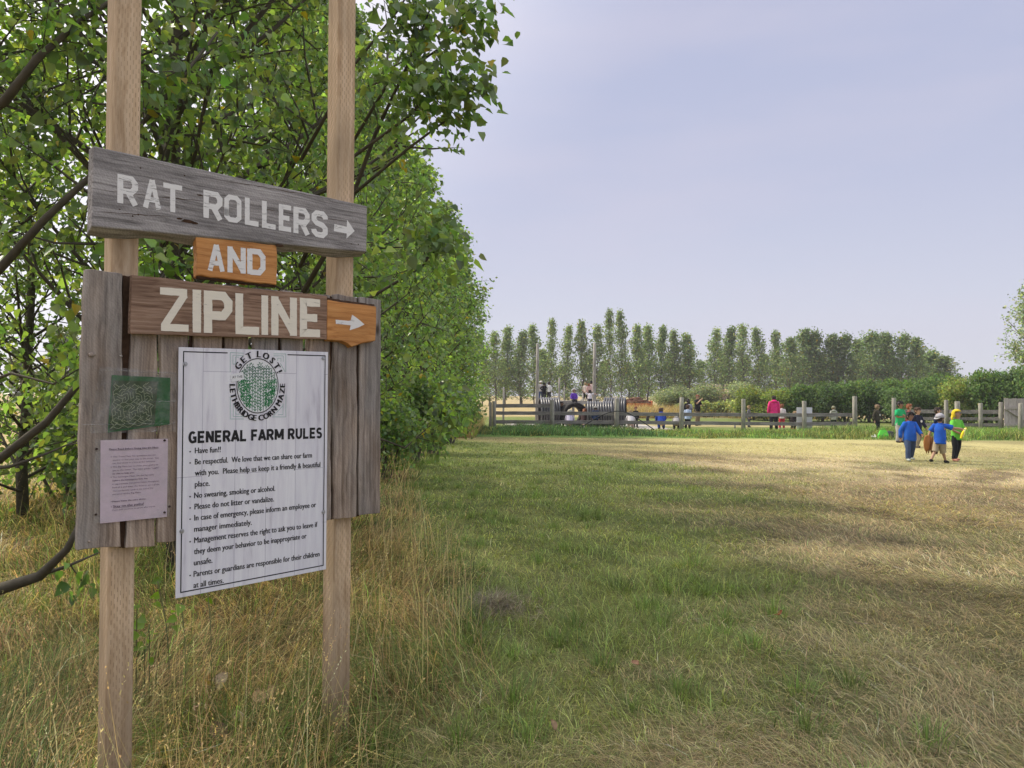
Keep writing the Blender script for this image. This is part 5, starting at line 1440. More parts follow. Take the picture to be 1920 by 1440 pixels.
# poles
M_pole = wood('grey_pole', (.20, .185, .165), (.33, .31, .28), (.43, .41, .38), 'Z', 25, .6, .9, .2)
def pole(label, px, top, Y, r):
    t = thing('wooden_pole', label, 'pole', (gx(px, Y), Y, 0)); h = hz(px, top, Y)
    mb = MB(); mb.tube([(0, 0, -.3), (.0, 0, h * .3), (.01, 0, h * .65), (.015, 0, h)], [r * 1.1, r * 1.05, r * .95, r * .85], 10); mb.build('shaft', M_pole, t, True)
    mb = MB(); mb.tube([(.015, 0, h), (.015, 0, h + .03)], [r * .8, r * .5], 10); mb.build('cap', M_metal, t, True)
pole('tall bare pole rising beside the left end of the ribbed pipes', 1007, 645, 39.5, .085)
pole('tall bare pole between the two groups of ribbed pipes', 1114, 643, 40, .09)
pole('short pale post right of the left ribbed pipe', 1048, 709, 38.9, .055)
pole('thin short post behind the black pipe', 1057.5, 725, 44, .035)
pole('short post at the far left over the rail fence, against the tree row', 944, 727, 40, .055)
# timber walkway between the pipes
walk = thing('timber_walkway', 'low pale timber walkway running between the ribbed pipes', 'walkway', (gx(1074, 38.8), 38.8, 0))
M_pale = wood('pale_timber', (.33, .29, .25), (.46, .42, .37), (.55, .51, .46), 'X', 30, 1, .85, .2)
w = (1102 - 1047) / 1440 * 38.8 / 2; zt = hz(1074, 751, 38.8)
mb = MB(); mb.box((-w, -.5, zt - .17), (w, .5, zt)); mb.build('deck', M_pale, walk, bevel=.01)
for x in (-w + .08, 0, w - .08):
    mb = MB(); mb.box((x - .06, -.4, -.1), (x + .06, -.28, zt - .172)); mb.build('leg', M_pale, walk)
def platform(label, px0, px1, Y, zd, rail):
    x0, x1 = gx(px0, Y), gx(px1, Y); w = x1 - x0
    t = thing('lookout_platform', label, 'platform', (x0, Y, 0))
    mb = MB()
    for i in range(6): mb.box((0, -.6 + i * .2, zd - .06), (w, -.6 + i * .2 + .19, zd))
    mb.build('deck', M_pale, t)
    for x in (.05, w - .05):
        for y in (-.5, .5):
            mb = MB(); mb.tube([(x, y, -.1), (x, y, zd - .061)], .06, 8); mb.build('leg', M_pole, t, True)
    if rail:
        mb = MB(); mb.tube([(0, .62, zd + .75), (w, .62, zd + .75)], .03, 6); mb.build('rail', M_pole, t, True)
    return t
ZD1 = hz(1020, 748, 48); ZD2 = hz(1104, 748, 48)
platform('raised plank platform under the children beside the left tall pole', 1004, 1038, 48, ZD1, True)
platform('raised plank platform under the pale dressed children by the right tall pole', 1090, 1122, 48, ZD2, True)
t = thing('rope', 'sagging rope strung from the thin post to the right platform', 'rope', (gx(1057, 44), 44, 0))
mb = MB(); key = [(1057, 727, 44), (1066, 732, 45), (1076, 735.5, 46), (1086, 737, 47), (1093, 737.5, 47.6)]
mb.tube(smooth([(gx(x, Y) - t.location.x, Y - 44, hz(x, y, Y)) for x, y, Y in key]), .015, 5); mb.build('strand', M_pale, t, True)
mb = MB(); x = gx(1093, 47.6) - t.location.x; mb.tube([(x, 3.6, 0), (x, 3.6, hz(1093, 736, 47.6))], .03, 6); mb.build('stake', M_pale, t, True)
# hay wagon with a heap of branches
Yw = 60; xw = gx(1192, Yw)
wag = thing('wood_wagon', 'orange flatbed wagon heaped with rust brown branches behind the right pipes', 'wagon', (xw, Yw, 0), R(6))
M_or = plain('orange_paint', (.42, .10, .022), .6, 0, .25, 6); M_twig = plain('rusty_branches', (.17, .085, .055), .9, 0, .4, 6)
zb_ = hz(1192, 757.5, Yw)
mb = MB(); mb.box((-1.15, -.7, zb_ - .16), (1.15, .7, zb_)); mb.box((-1.15, -.76, zb_ - .22), (1.15, -.703, zb_ + .06)); mb.box((1.1, -.7, zb_ + .004), (1.15, .7, zb_ + .25)); mb.build('flatbed', M_or, wag, bevel=.01)
rr = random.Random(9); mb = MB()
for k in range(150):
    x = rr.uniform(-1.05, .95); y = rr.uniform(-.6, .6); hmax = .55 * (1 - abs(x) / 1.5) * (1 - abs(y) / 1.1)
    z = zb_ + .03 + rr.random() * hmax; a = rr.gauss(0, .35); l = rr.uniform(.4, 1.0)
    mb.tube([(x - l / 2 * math.cos(a), y - l / 2 * math.sin(a), z), (x, y, z + rr.uniform(0, .07)), (x + l / 2 * math.cos(a), y + l / 2 * math.sin(a), z + rr.uniform(-.08, .08))], rr.uniform(.018, .045), 5)
mb.build('branch_heap', M_twig, wag, True)
for x in (-.75, .75):
    for y in (-.62, .62):
        w_o = MB(); w_o.tube([(x, y - .09, .33), (x, y + .09, .33)], [.33, .33], 18); w = w_o.build('wheel', M_culvd, wag, True)
        w_i = MB(); w_i.tube([(x, y - .10, .33), (x, y + .10, .33)], [.16, .16], 12); w_i.build('rim', M_or, w, True)
# things lying on the grass by the children
def at(px, py): g = ground(px, py); return (g.x, g.y, 0)
t = thing('green_bag', 'bright lime green tote bag standing on the grass by the fence gap', 'bag', at(1656, 823), R(-14))
M_lime = plain('lime_fabric', (.10, .56, .05), .6, 0, .08, 6)
mb = MB(); wv = .16
mb.add([(-.17, -.10, 0), (.17, -.10, 0), (.17, .10, 0), (-.17, .10, 0), (-.11, -.035, .33), (.10, -.035, .34), (.10, .035, .335), (-.11, .035, .325), (-.18, -.12, .14), (.175, -.12, .13), (.18, .12, .15), (-.175, .12, .14)],
       [(0, 3, 2, 1), (0, 1, 9, 8), (1, 2, 10, 9), (2, 3, 11, 10), (3, 0, 8, 11), (8, 9, 5, 4), (9, 10, 6, 5), (10, 11, 7, 6), (11, 8, 4, 7)]); mb.build('bag_body', M_lime, t, bevel=.012)
mb = MB(); mb.tube(smooth([(-.06, -.03, .32), (-.05, -.05, .39), (.04, -.05, .395), (.05, -.03, .33)]), .009, 5); mb.build('handle', M_lime, t, True)
t = thing('backpack', 'dark backpack lying beside the lime green bag', 'backpack', at(1668, 822), R(20))
M_dk = plain('dark_nylon', (.02, .022, .028), .6, 0, .2, 12)
mb = MB(); mb.rings([((0, 0, 0), .17, .12), ((0, 0, .05), .20, .14), ((.01, 0, .15), .19, .13), ((.02, .01, .24), .14, .10), ((.03, .01, .28), .06, .05)], 12); mb.build('pack_body', M_dk, t, True)
mb = MB(); mb.rings([((-.03, -.13, .02), .11, .035), ((-.02, -.14, .09), .12, .04), ((0, -.11, .15), .09, .03)], 10); mb.build('pocket', M_dk, t, True)
mb = MB(); mb.tube(smooth([(-.10, -.08, .22), (-.2, -.16, .16), (-.24, -.14, .03), (-.15, -.08, .02)]), [.016] * 13, 5); mb.build('strap', M_dk, t, True)
M_wh = plain('white_plastic', (.68, .68, .67), .5, 0, .08, 8)
def crumple(name, label, cat, px, py, s, mat, seed):
    rr = random.Random(seed); t = thing(name, label, cat, at(px, py), rr.uniform(0, 3)); mb = MB()
    rg = []
    for i, (z, f) in enumerate(((0, .8), (.06, 1), (.16, .8), (.24, .35))): rg.append(((rr.uniform(-.1, .1) * s, rr.uniform(-.1, .1) * s, z * s * 1.6), s * f * rr.uniform(.8, 1.1), s * f * rr.uniform(.5, .8)))
    mb.rings(rg, 9); mb.v = [(x + rr.uniform(-1, 1) * s * .12, y + rr.uniform(-1, 1) * s * .12, max(z, 0)) for x, y, z in mb.v]
    mb.build('sack', mat, t)
    mb = MB(); mb.tube([(0, 0, s * .36), (rr.uniform(-.2, .2) * s, 0, s * .55)], [s * .12, s * .22], 6); mb.build('knot', mat, t)
crumple('white_bag', 'crumpled white plastic bag lying left of the lime green bag', 'bag', 1641, 820, .20, M_wh, 3)
crumple('litter_bag', 'small white scrap of plastic in the weeds beside the tallest fence post', 'litter', 1616, 813, .13, M_wh, 5)
t = thing('marker_stake', 'short grey stub stake in the mown lane behind the fence', 'stake', (gx(1378, 37), 37, 0))
mb = MB(); mb.tube([(0, 0, -.1), (0, 0, .24)], [.045, .04], 8); mb.build('stub', M_pole, t, True)
t = thing('tyre', 'black tyre standing half sunk on the gravel behind the fence', 'tyre', (gx(1223, 46), 46, .16), R(12))
mb = MB(); n = 20; m = 8
vs = [((.30 + .10 * math.cos(2 * math.pi * j / m)) * math.cos(2 * math.pi * i / n), .10 * math.sin(2 * math.pi * j / m), (.30 + .10 * math.cos(2 * math.pi * j / m)) * math.sin(2 * math.pi * i / n)) for i in range(n) for j in range(m)]
mb.add(vs, [(i * m + j, ((i + 1) % n) * m + j, ((i + 1) % n) * m + (j + 1) % m, i * m + (j + 1) % m) for i in range(n) for j in range(m)]); mb.build('tread', M_culvd, t, True)
# fallen dead leaves near the signpost, and a young seedling poplar
def dry_leaf(label, px, py, size, rot, c, seed):
    rr = random.Random(seed); g = ground(px, py); t = thing('dead_leaf', label, 'leaf', (g.x, g.y, float(gh(np.array([g.x]), np.array([g.y]))[0]) + .07), rot)
    t.rotation_euler = (rr.uniform(-.5, .5) + .5, rr.uniform(-.4, .4), rot)
    mb = MB(); nx, ny = 6, 8; vs = []
    for j in range(ny + 1):
        v = j / ny; hw = size * .42 * (math.sin(math.pi * (v * .93 + .05)) ** .7) * (1 - .25 * v)
        for i in range(nx + 1):
            u = i / nx * 2 - 1
            vs.append((u * hw, (v - .5) * size, size * (.16 * u * u + .10 * math.sin(v * 4 + seed) + rr.uniform(-.015, .015))))
    mb.add(vs, [(j * (nx + 1) + i, j * (nx + 1) + i + 1, (j + 1) * (nx + 1) + i + 1, (j + 1) * (nx + 1) + i) for j in range(ny) for i in range(nx)])
    m = plain('dead_leaf_%d' % seed, c, .8, 0, .3, 60); mb.build('blade', m, t, True)
    mb = MB(); mb.tube([(0, -size * .5, .01), (size * .05, -size * .75, .015), (size * .1, -size, .02)], .0018, 4); mb.build('stalk', m, t, True)
for i, (lab, px, py, s, c) in enumerate([('curled pale brown dead leaf on the grass between the two sign posts', 415, 1325, .10, (.42, .33, .22)), ('long buff dead leaf in the grass left of the right sign post', 497, 1360, .15, (.40, .27, .15)),
        ('small yellow fallen leaf between the sign posts', 390, 1332, .06, (.50, .36, .05)), ('buff dead leaf low in the grass right of the left sign post', 447, 1398, .07, (.44, .33, .22)),
        ('dark curled dead leaf at the foot of the left sign post', 410, 1424, .10, (.16, .10, .07)), ('pale dead leaf beside the right sign post', 712, 1290, .075, (.5, .42, .3)),
        ('brown dead leaf on the lawn at the bottom', 1036, 1392, .05, (.24, .16, .09)), ('small brown leaf on the lawn right of the tussocks', 1190, 1275, .05, (.3, .17, .1)), ('white looking dry leaf on the tan turf', 1610, 1188, .05, (.55, .46, .36)),
        ('tan curled leaf under the rules panel', 372, 1185, .10, (.46, .33, .17)), ('reddish dead leaf on the lawn at the edge of the tan turf', 1463, 1172, .045, (.30, .10, .05))]):
    dry_leaf(lab, px, py, s, random.uniform(0, 6), c, i)
g = ground(290, 1350)
base = Vector((gx(262, 3.6), 3.6, 0))
t = thing('poplar_seedling', 'young poplar seedling with bright green leaves between the two sign posts', 'seedling', base)
mb = MB(); ps = []; axs = []
for (px, py, Y), (bx, by) in zip(((262, 1140, 3.55), (277, 1196, 3.6), (300, 1090, 3.9), (345, 1130, 3.9), (285, 1170, 3.7), (390, 1080, 4.2)), ((0, 0), (.03, .02), (.05, .25), (.15, .2), (.04, .05), (.2, .4))):
    tip = Vector((gx(px, Y), Y, hz(px, py, Y))) - base
    mb.tube(smooth([(bx, by, -.02), (bx * .8 + tip.x * .2, by * .8 + tip.y * .2, tip.z * .6), tip]), .0028, 4)
    for k in range(4):
        ps.append(tuple(tip + Vector((random.uniform(-.04, .04), random.uniform(-.04, .04), -.035 * k)))); axs.append((random.uniform(-1, 1), random.uniform(-1, 1), -.2))
mb.build('stem', plain('green_stem', (.12, .13, .05), .7), t, True)
k = len(ps)
link('foliage', leaves('foliage', np.array(ps), np.array(axs), RNG.normal(0, .4, (k, 3)) + np.array((.3, -.6, .5)), RNG.uniform(.045, .075, k), np.clip(np.array((.16, .27, .03)) * RNG.uniform(.7, 1.3, (k, 1)), 0, 1), M_leaf), t)
# ------------------------------------------------------------------ people
SK = {'light': (.52, .33, .24), 'tan': (.40, .24, .155), 'brown': (.30, .17, .105)}
HR = {'black': (.012, .010, .010), 'brown': (.075, .042, .026), 'blond': (.36, .25, .13), 'red': (.24, .085, .035), 'dark': (.03, .02, .016), 'sandy': (.25, .17, .10)}
def cloth(c): return plain('cloth_%02x%02x%02x' % tuple(int(min(1, v) * 255) for v in c), c, .85, 0, .28, 7, .15, .7)
def skinm(k): return plain('skin_' + k, SK[k], .55, 0, .06, 12, .35)
def V3(*a): return Vector(a)
ARM_DOWN = ((.035, .0, -.165), (.045, -.035, -.315))
POSES = {
 'stand': dict(),
 'walk': dict(legs={-1: ((.01, -.075, -.205), (.02, -.06, -.42)), 1: ((.01, -.01, -.215), (.02, .09, -.405))}, arms={-1: ((.05, .04, -.155), (.065, .0, -.31)), 1: ((.05, -.03, -.16), (.06, -.11, -.27))}),
 'crossed': dict(arms={-1: ((.035, -.03, -.15), (-.12, -.125, -.135)), 1: ((.035, -.03, -.15), (-.13, -.135, -.10))}),
 'crouch': dict(hipz=.24, lean=28, legs={-1: ((.03, -.19, .045), (.02, -.07, -.17)), 1: ((.03, -.19, .045), (.02, -.07, -.17))}, arms={-1: ((.05, -.06, -.14), (-.01, -.16, -.22)), 1: ((.05, -.06, -.14), (-.01, -.16, -.22))}),
 'stoop': dict(hipz=.24, lean=62, legs={-1: ((.03, -.19, .045), (.02, -.07, -.17)), 1: ((.03, -.19, .045), (.02, -.07, -.17))}, arms={-1: ((.03, -.12, -.12), (-.01, -.22, -.2)), 1: ((.03, -.12, -.12), (-.01, -.22, -.2))}),
 'sit': dict(hipz=.075, legs={-1: ((.03, -.21, .0), (.02, -.25, -.2)), 1: ((.03, -.21, .0), (.02, -.25, -.2))}, arms={-1: ((.05, -.02, -.155), (.02, -.14, -.25)), 1: ((.05, -.02, -.155), (.02, -.14, -.25))}, free=True),
 'reach': dict(hipz=.075, legs={-1: ((.03, -.21, .0), (.02, -.25, -.2)), 1: ((.03, -.21, .0), (.02, -.25, -.2))}, arms={-1: ((.13, -.02, .03), (.26, -.03, .0)), 1: ((.13, -.02, .08), (.27, -.03, .19))}, free=True, lean=20),
 'akimbo': dict(arms={-1: ((.12, .02, -.12), (.02, -.05, -.23)), 1: ((.12, .02, -.12), (.02, -.05, -.23))}),
 'hand_to_face': dict(arms={-1: ((.06, -.10, -.10), (-.06, -.17, .03)), 1: ((.05, -.03, -.16), (-.10, -.13, -.15))}, legs={-1: ((.0, -.03, -.24), (.02, .0, -.48)), 1: ((.02, .0, -.24), (.06, .04, -.475))}),
 'point': dict(legs={-1: ((-.02, -.05, -.20), (.0, -.13, -.385)), 1: ((.01, .06, -.20), (.03, .19, -.36))}, arms={-1: ((.10, -.11, -.045), (.19, -.24, -.06)), 1: ((.07, .03, -.14), (.10, .05, -.25))}),
 'carry': dict(arms={-1: ((.04, -.02, -.16), (-.07, -.13, -.235)), 1: ((.04, -.03, -.16), (-.12, -.14, -.165))}, legs={-1: ((.03, -.04, -.205), (.075, -.05, -.42)), 1: ((.02, .02, -.21), (-.03, .05, -.41))}),
 'stride_wide': dict(legs={-1: ((.02, -.07, -.2), (.035, -.08, -.405)), 1: ((.02, .02, -.21), (.035, .10, -.39))}, arms={-1: ((.06, .05, -.15), (.07, .04, -.30)), 1: ((.06, -.05, -.15), (.05, -.17, -.22))}),
}
PEOPLE = []
def person(label, px, Y, top, face, hair='dark', skin='light', shirt=(.1, .1, .1), sleeve='long', pants=(.03, .03, .035), shorts=False, shoes=(.05, .05, .05), pose='stand', fat=1.0, kid=True, hood=False, headwear=None, hcol=None, long_hair=False, turn=0, z0=0.0, H=None, extra=None, group=None):
    PEOPLE.append(dict(locals()))
def sk_build(p):
    """joints of one figure in its own frame (facing -Y), and a skin-modifier mesh for the body"""
    P = dict(POSES[p['pose']])
    Y = p['Y']
    H = p['H'] or (hz(p['px'], p['top'], Y) - p['z0'])
    hs = .172 if p['kid'] else .138
    hip = P.get('hipz', .475 if p['kid'] else .51)
    leg = .425 / .475 * (.475 if p['kid'] else .51)
    sw = .098 if p['kid'] else .108
    up = (1 - hs) - (.475 if p['kid'] else .51)      # hip to chin
    lean = Matrix.Rotation(R(P.get('lean', 0)), 3, 'X')  # forwards is -Y
    base = V3(0, 0, hip)
    U = lambda x, y, z: base + lean @ V3(x, y, z)
    J = dict(pelvis=U(0, 0, .03), belly=U(0, 0, .12), chest=U(0, 0, up - .10), neckb=U(0, 0, up - .035), chin=U(0, -.006, up))
    J['hc'] = U(0, 0, up) + V3(0, -.012, 0) + (lean @ V3(0, 0, 1)).lerp(V3(0, 0, 1), .6).normalized() * (hs * .5)
    for s in (-1, 1):
        sh = U(s * sw, 0, up - .055); J['sh', s] = sh
        el, wr = P.get('arms', {}).get(s, ARM_DOWN)
        J['el', s] = sh + V3(s * el[0], el[1], el[2]); J['wr', s] = sh + V3(s * wr[0], wr[1], wr[2])
        hp = base + V3(s * .052, 0, 0); J['hip', s] = hp
        kn, an = P.get('legs', {}).get(s, ((.012, -.012, -leg * .5), (.026, .0, -leg)))
        J['kn', s] = hp + V3(s * kn[0], kn[1], kn[2]); J['an', s] = hp + V3(s * an[0], an[1], an[2])
    if not P.get('free'):
        low = min(J['an', -1].z, J['an', 1].z) - .042
        J = {k: v - V3(0, 0, low) for k, v in J.items()}
    fat = p['fat']
    vs, es, rs = [], [], []
    def add(v, r, parent=None):
        vs.append(tuple(v * H)); rs.append((r * H if not isinstance(r, tuple) else (r[0] * H, r[1] * H)))
        if parent is not None: es.append((parent, len(vs) - 1))
        return len(vs) - 1
    r0 = add(J['pelvis'], .070 * fat); b = add(J['belly'], .068 * fat, r0); c = add(J['chest'], .070 * fat, b); nb = add(J['neckb'], .036, c); ch = add(J['chin'], .032, nb)
    upv = (J['hc'] - J['chin']).normalized()
    h1 = add(J['chin'] + upv * hs * .24 + V3(0, -.006, 0), hs * .31, ch); h2 = add(J['hc'] + upv * hs * .06, hs * .40, h1); add(J['hc'] + upv * hs * .27 + V3(0, .006, 0), hs * .30, h2)
    for s in (-1, 1):
        a = add(J['sh', s], .036, c); e_ = add(J['el', s], .027, a); w_ = add(J['wr', s], .020, e_)
        d = (J['wr', s] - J['el', s]).normalized(); add(J['wr', s] + d * .035, (.021, .016), w_)
        k = add(J['hip', s] + V3(0, 0, -.03), .052 * fat, r0); n_ = add(J['kn', s], .036 * (.5 + fat / 2), k); an = add(J['an', s], .024, n_)
        add(J['an', s] + V3(0, -.055, -.022), .018, an)
    me = bpy.data.meshes.new('skin_tmp'); me.from_pydata(vs, es, []); o = bpy.data.objects.new('skin_tmp', me); COL.objects.link(o)
    m = o.modifiers.new('s', 'SKIN'); m.use_smooth_shade = True
    for i, sv2 in enumerate(me.skin_vertices[0].data):
        r = rs[i]; sv2.radius = r if isinstance(r, tuple) else (r, r); sv2.use_root = (i == 0)
    o.modifiers.new('u', 'SUBSURF').levels = 1; o.modifiers['u'].render_levels = 1
    p.update(J=J, H=H, hs=hs, sw=sw, up=up, tmp=o, upv=upv, lean=lean, base=J['pelvis'] - lean @ V3(0, 0, .03))
def finish(p):
    J, H, hs, fat = p['J'], p['H'], p['hs'], p['fat']
    x = gx(p['px'], p['Y'])
    t = thing('person', p['label'], 'person', (x, p['Y'], p['z0']), R(p['face']), p['group'])
    skm = skinm(p['skin']); eye = plain('eye_dark', (.015, .012, .012), .3); lip = plain('lips', (.30, .11, .09), .5)
    mb = MB(); mb.add(p['body'][0], p['body'][1], 0)
    yaw = Matrix.Rotation(R(p['turn']), 3, 'Z')
    hc = J['hc'] * H; hr = hs * H
    F = lambda a, b, c: hc + yaw @ V3(a * hr, b * hr, c * hr)
    mb.ellipsoid(F(0, -.40, -.03), (hr * .055, hr * .09, hr * .085), 7, 5, 0, M=yaw)                # nose
    for s in (-1, 1):
        mb.ellipsoid(F(s * .41, .0, -.02), (hr * .05, hr * .085, hr * .13), 6, 5, 0, M=yaw)         # ear
        mb.ellipsoid(F(s * .155, -.365, .06), (hr * .055, hr * .03, hr * .035), 6, 4, 1, M=yaw)     # eye
        mb.ellipsoid(F(s * .16, -.365, .135), (hr * .085, hr * .025, hr * .016), 6, 4, 1, M=yaw)    # brow
    mb.ellipsoid(F(0, -.355, -.21), (hr * .10, hr * .025, hr * .022), 6, 4, 2, M=yaw)
    for s in (-1, 1):                                                                              # fingers and thumb
        d = (J['wr', s] - J['el', s]).normalized(); pl = (J['wr', s] + d * .045) * H
        sd = d.cross(V3(0, 0, 1)); sd = sd.normalized() if sd.length > .1 else V3(0, 1, 0); nn = d.cross(sd).normalized() * (-s)
        sd = V3(0, 1, 0) - d * d.y; sd = sd.normalized() if sd.length > .1 else V3(1, 0, 0)
        cu = d.cross(sd).normalized(); cu = cu if cu.x * s < 0 else -cu
        for q in range(4):
            b_ = pl + sd * (q - 1.5) * .0105 * H; L = (.028, .034, .032, .024)[q] * H
            mb.tube([b_ - d * .012 * H, b_ + d * L * .5 + cu * L * .12, b_ + d * L * .9 + cu * L * .42], [.0058 * H, .0052 * H, .0038 * H], 5)
        b_ = pl - sd * .016 * H - d * .022 * H
        mb.tube([b_, b_ - sd * .014 * H + d * .012 * H, b_ - sd * .016 * H + d * .026 * H + cu * .006 * H], [.0065 * H, .0058 * H, .004 * H], 5)
    mb.build('body', [skm, eye, lip], t, True)
    up, lean, base = p['up'], p['lean'], p['base']
    # shirt: torso loft plus sleeves
    sm = cloth(p['shirt']); mb = MB(); n = 16
    hem = -.055 if p['pose'] not in ('crouch', 'stoop', 'sit', 'reach') else -.02
    prof = [(hem, .101 * fat, .083 * fat), (hem + .03, .103 * fat, .082 * fat), (.06, .098 * fat, .078 * fat), (.15, .097 * fat, .074 * fat), (up - .13, .102 * (.5 + fat / 2), .072), (up - .075, .102, .064), (up - .045, .084, .053), (up - .022, .05, .046), (up - .008, .040, .040)]
    rg = []; vs = []; fs = []
    for j, (z, rx, ry) in enumerate(prof):
        for k in range(n):
            a = 2 * math.pi * k / n; w = 1 + (.04 * math.sin(3 * a + j * 1.9) + .03 * math.sin(7 * a + j * 2.7) if j < 5 else 0)
            q = base + lean @ V3(rx * w * math.cos(a), ry * w * math.sin(a) - (.012 if j in (2, 3) else 0) * (fat - .6), z); vs.append(q * H)
    for j in range(len(prof) - 1):
        for k in range(n): fs.append((j * n + k, j * n + (k + 1) % n, (j + 1) * n + (k + 1) % n, (j + 1) * n + k))
    mb.add(vs, fs)
    for s in (-1, 1):
        sh, el, wr = J['sh', s], J['el', s], J['wr', s]; inn = sh.lerp(J['neckb'], .45) + V3(0, 0, -.012)
        if p['sleeve'] == 'long':
            pts = [inn, sh + V3(0, 0, -.004), sh.lerp(el, .5), el, el.lerp(wr, .5), wr.lerp(el, .06)]; rd = [.034, .042, .038, .035, .032, .027]
        else:
            pts = [inn, sh + V3(0, 0, -.004), sh.lerp(el, .45), sh.lerp(el, .82)]; rd = [.034, .042, .043, .048]
        mb.tube([q * H for q in pts], [r * H * (.55 + .45 * fat) for r in rd], 9, caps=False)
    if p['hood']:
        c_ = (J['neckb'] + lean @ V3(0, .045, .012)) * H; mb.ellipsoid(c_, (.085 * H, .05 * H, .045 * H), 10, 6)
    o = mb.build('hoodie' if p['hood'] else 'shirt', sm, t, True)
    so = o.modifiers.new('thick', 'SOLIDIFY'); so.thickness = .006; so.offset = 1
    # trousers or shorts
    mb = MB(); pm = cloth(p['pants'])
    B = base
    vs = []; fs = []
    crouched = p['pose'] in ('crouch', 'stoop', 'sit', 'reach')
    for j, (z, rx, ry) in enumerate(((.055, .082 * fat, .062 * fat), (.0, .090 * fat, .068 * fat), (-.055, .094 * fat, .072 * fat), (-.085, .06, .05)) if not crouched else ((.07, .100 * fat, .08 * fat), (.0, .11 * fat, .095 * fat), (-.05, .09 * fat, .09 * fat))):
        for k in range(n):
            a = 2 * math.pi * k / n; vs.append((B + V3(rx * math.cos(a), ry * math.sin(a), z)) * H)
    for j in range(len(vs) // n - 1):
        for k in range(n): fs.append((j * n + k, j * n + (k + 1) % n, (j + 1) * n + (k + 1) % n, (j + 1) * n + k))
    fs.append(tuple(len(vs) - n + k for k in range(n))); mb.add(vs, fs)
    for s in (-1, 1):
        hp, kn, an = J['hip', s], J['kn', s], J['an', s]
        if p['shorts']:
            pts = [hp + V3(0, 0, .02), hp.lerp(kn, .45), hp.lerp(kn, 1.0), kn.lerp(an, .12)]; rd = [.056 * fat, .062 * fat, .058, .060]
        else:
            pts = [hp + V3(0, 0, .02), hp.lerp(kn, .5), kn, kn.lerp(an, .5), an.lerp(kn, .04) + V3(0, 0, -.005)]; rd = [.056 * fat, .058 * fat, .048 * (.5 + fat / 2), .045 * (.5 + fat / 2), .043]
        mb.tube([q * H for q in pts], [r * H for r in rd], 10, caps=False)
    mb.build('shorts' if p['shorts'] else 'trousers', pm, t, True)
    # shoes
    fc = cloth(p['shoes'])
    for s in (-1, 1):
        an = J['an', s] * H; mb = MB()
        M2 = Matrix.Rotation(R(s * 9), 3, 'Z')
        q = lambda yy, zz: an + M2 @ V3(0, yy * H, zz * H)
        mb.tube([q(.03, -.012), q(.012, -.010), q(-.02, -.012), q(-.055, -.020), q(-.082, -.024), q(-.094, -.027)], [(.022 * H, .022 * H), (.030 * H, .030 * H), (.031 * H, .029 * H), (.032 * H, .021 * H), (.028 * H, .017 * H), (.012 * H, .01 * H)], 10)
        mb.build('shoe', fc, t, True)
    # hair and headwear
    if p['hair'] and p['headwear'] not in ('scarf',):
        hm = plain('hair_' + p['hair'], HR[p['hair']], .6, 0, .3, 60, .3); mb = MB()
        keep = lambda q: not (q.y < -.18 * hr and q.z < .30 * hr + q.y * 0) and (q.z > -.12 * hr or q.y > .05 * hr) and q.z > -.42 * hr
        mb.ellipsoid(hc + V3(0, .012 * hr, .05 * hr), (hr * .455, hr * .485, hr * .50), 16, 12, 0, keep, yaw)
        rr = random.Random(int(p['px']))
        for q in range(26 if not p['headwear'] else 0):
            a = rr.uniform(0, 6.28); z = rr.uniform(.12, .48); r_ = math.sqrt(max(0, .25 - z * z * .9)) * .93
            mb.ellipsoid(F(r_ * math.cos(a), r_ * math.sin(a) + .02, z + .05), (hr * .11, hr * .11, hr * .06), 6, 4)
        if p['long_hair']:
            mb.tube([F(0, .25, .2), F(0, .42, -.05), F(0, .42, -.45), F(0, .36, -.85), F(0, .33, -1.05)], [(hr * .3, hr * .2), (hr * .42, hr * .18), (hr * .40, hr * .14), (hr * .30, hr * .10), (hr * .08, hr * .04)], 9)
        o = mb.build('hair', hm, t, True); so = o.modifiers.new('thick', 'SOLIDIFY'); so.thickness = hr * .03
    hw = p['headwear']
    if hw:
        cm = cloth(p['hcol']); mb = MB()
        if hw == 'cap_back':
            mb.ellipsoid(hc + V3(0, .01 * hr, .12 * hr), (hr * .49, hr * .51, hr * .46), 16, 10, 0, lambda q: q.z > -.02 * hr, yaw)
            mb.rings([(hc + V3(0, .01 * hr, .08 * hr), hr * .50, hr * .52), (hc + V3(0, .01 * hr, .14 * hr), hr * .50, hr * .52)], 16, 0, False, False)
            o = mb.build('cap', cm, t, True); o.modifiers.new('thick', 'SOLIDIFY').thickness = hr * .03
            mb = MB(); pts = [F(.40 * math.cos(a), .36 + .30 * math.sin(a), .06 - .16 * math.sin(a)) for a in [math.pi * k / 8 for k in range(9)]]
            mb.add([tuple(q) for q in pts] + [tuple(F(.40 * math.cos(a), .30 + .05 * math.sin(a), .09)) for a in [math.pi * k / 8 for k in range(9)]], [(k, k + 1, 10 + k, 9 + k) for k in range(8)])
            b_ = mb.build('brim', cloth((.42, .42, .44)), o, True); b_.modifiers.new('thick', 'SOLIDIFY').thickness = hr * .04
        elif hw == 'beanie':
            mb.ellipsoid(hc + V3(0, .02 * hr, .10 * hr), (hr * .49, hr * .51, hr * .49), 16, 10, 0, lambda q: q.z > -.04 * hr, yaw)
            mb.rings([(hc + V3(0, .02 * hr, .04 * hr), hr * .515, hr * .535), (hc + V3(0, .02 * hr, .20 * hr), hr * .50, hr * .52)], 16, 0, False, False)
            o = mb.build('hat', cm, t, True); o.modifiers.new('thick', 'SOLIDIFY').thickness = hr * .03
        elif hw == 'scarf':
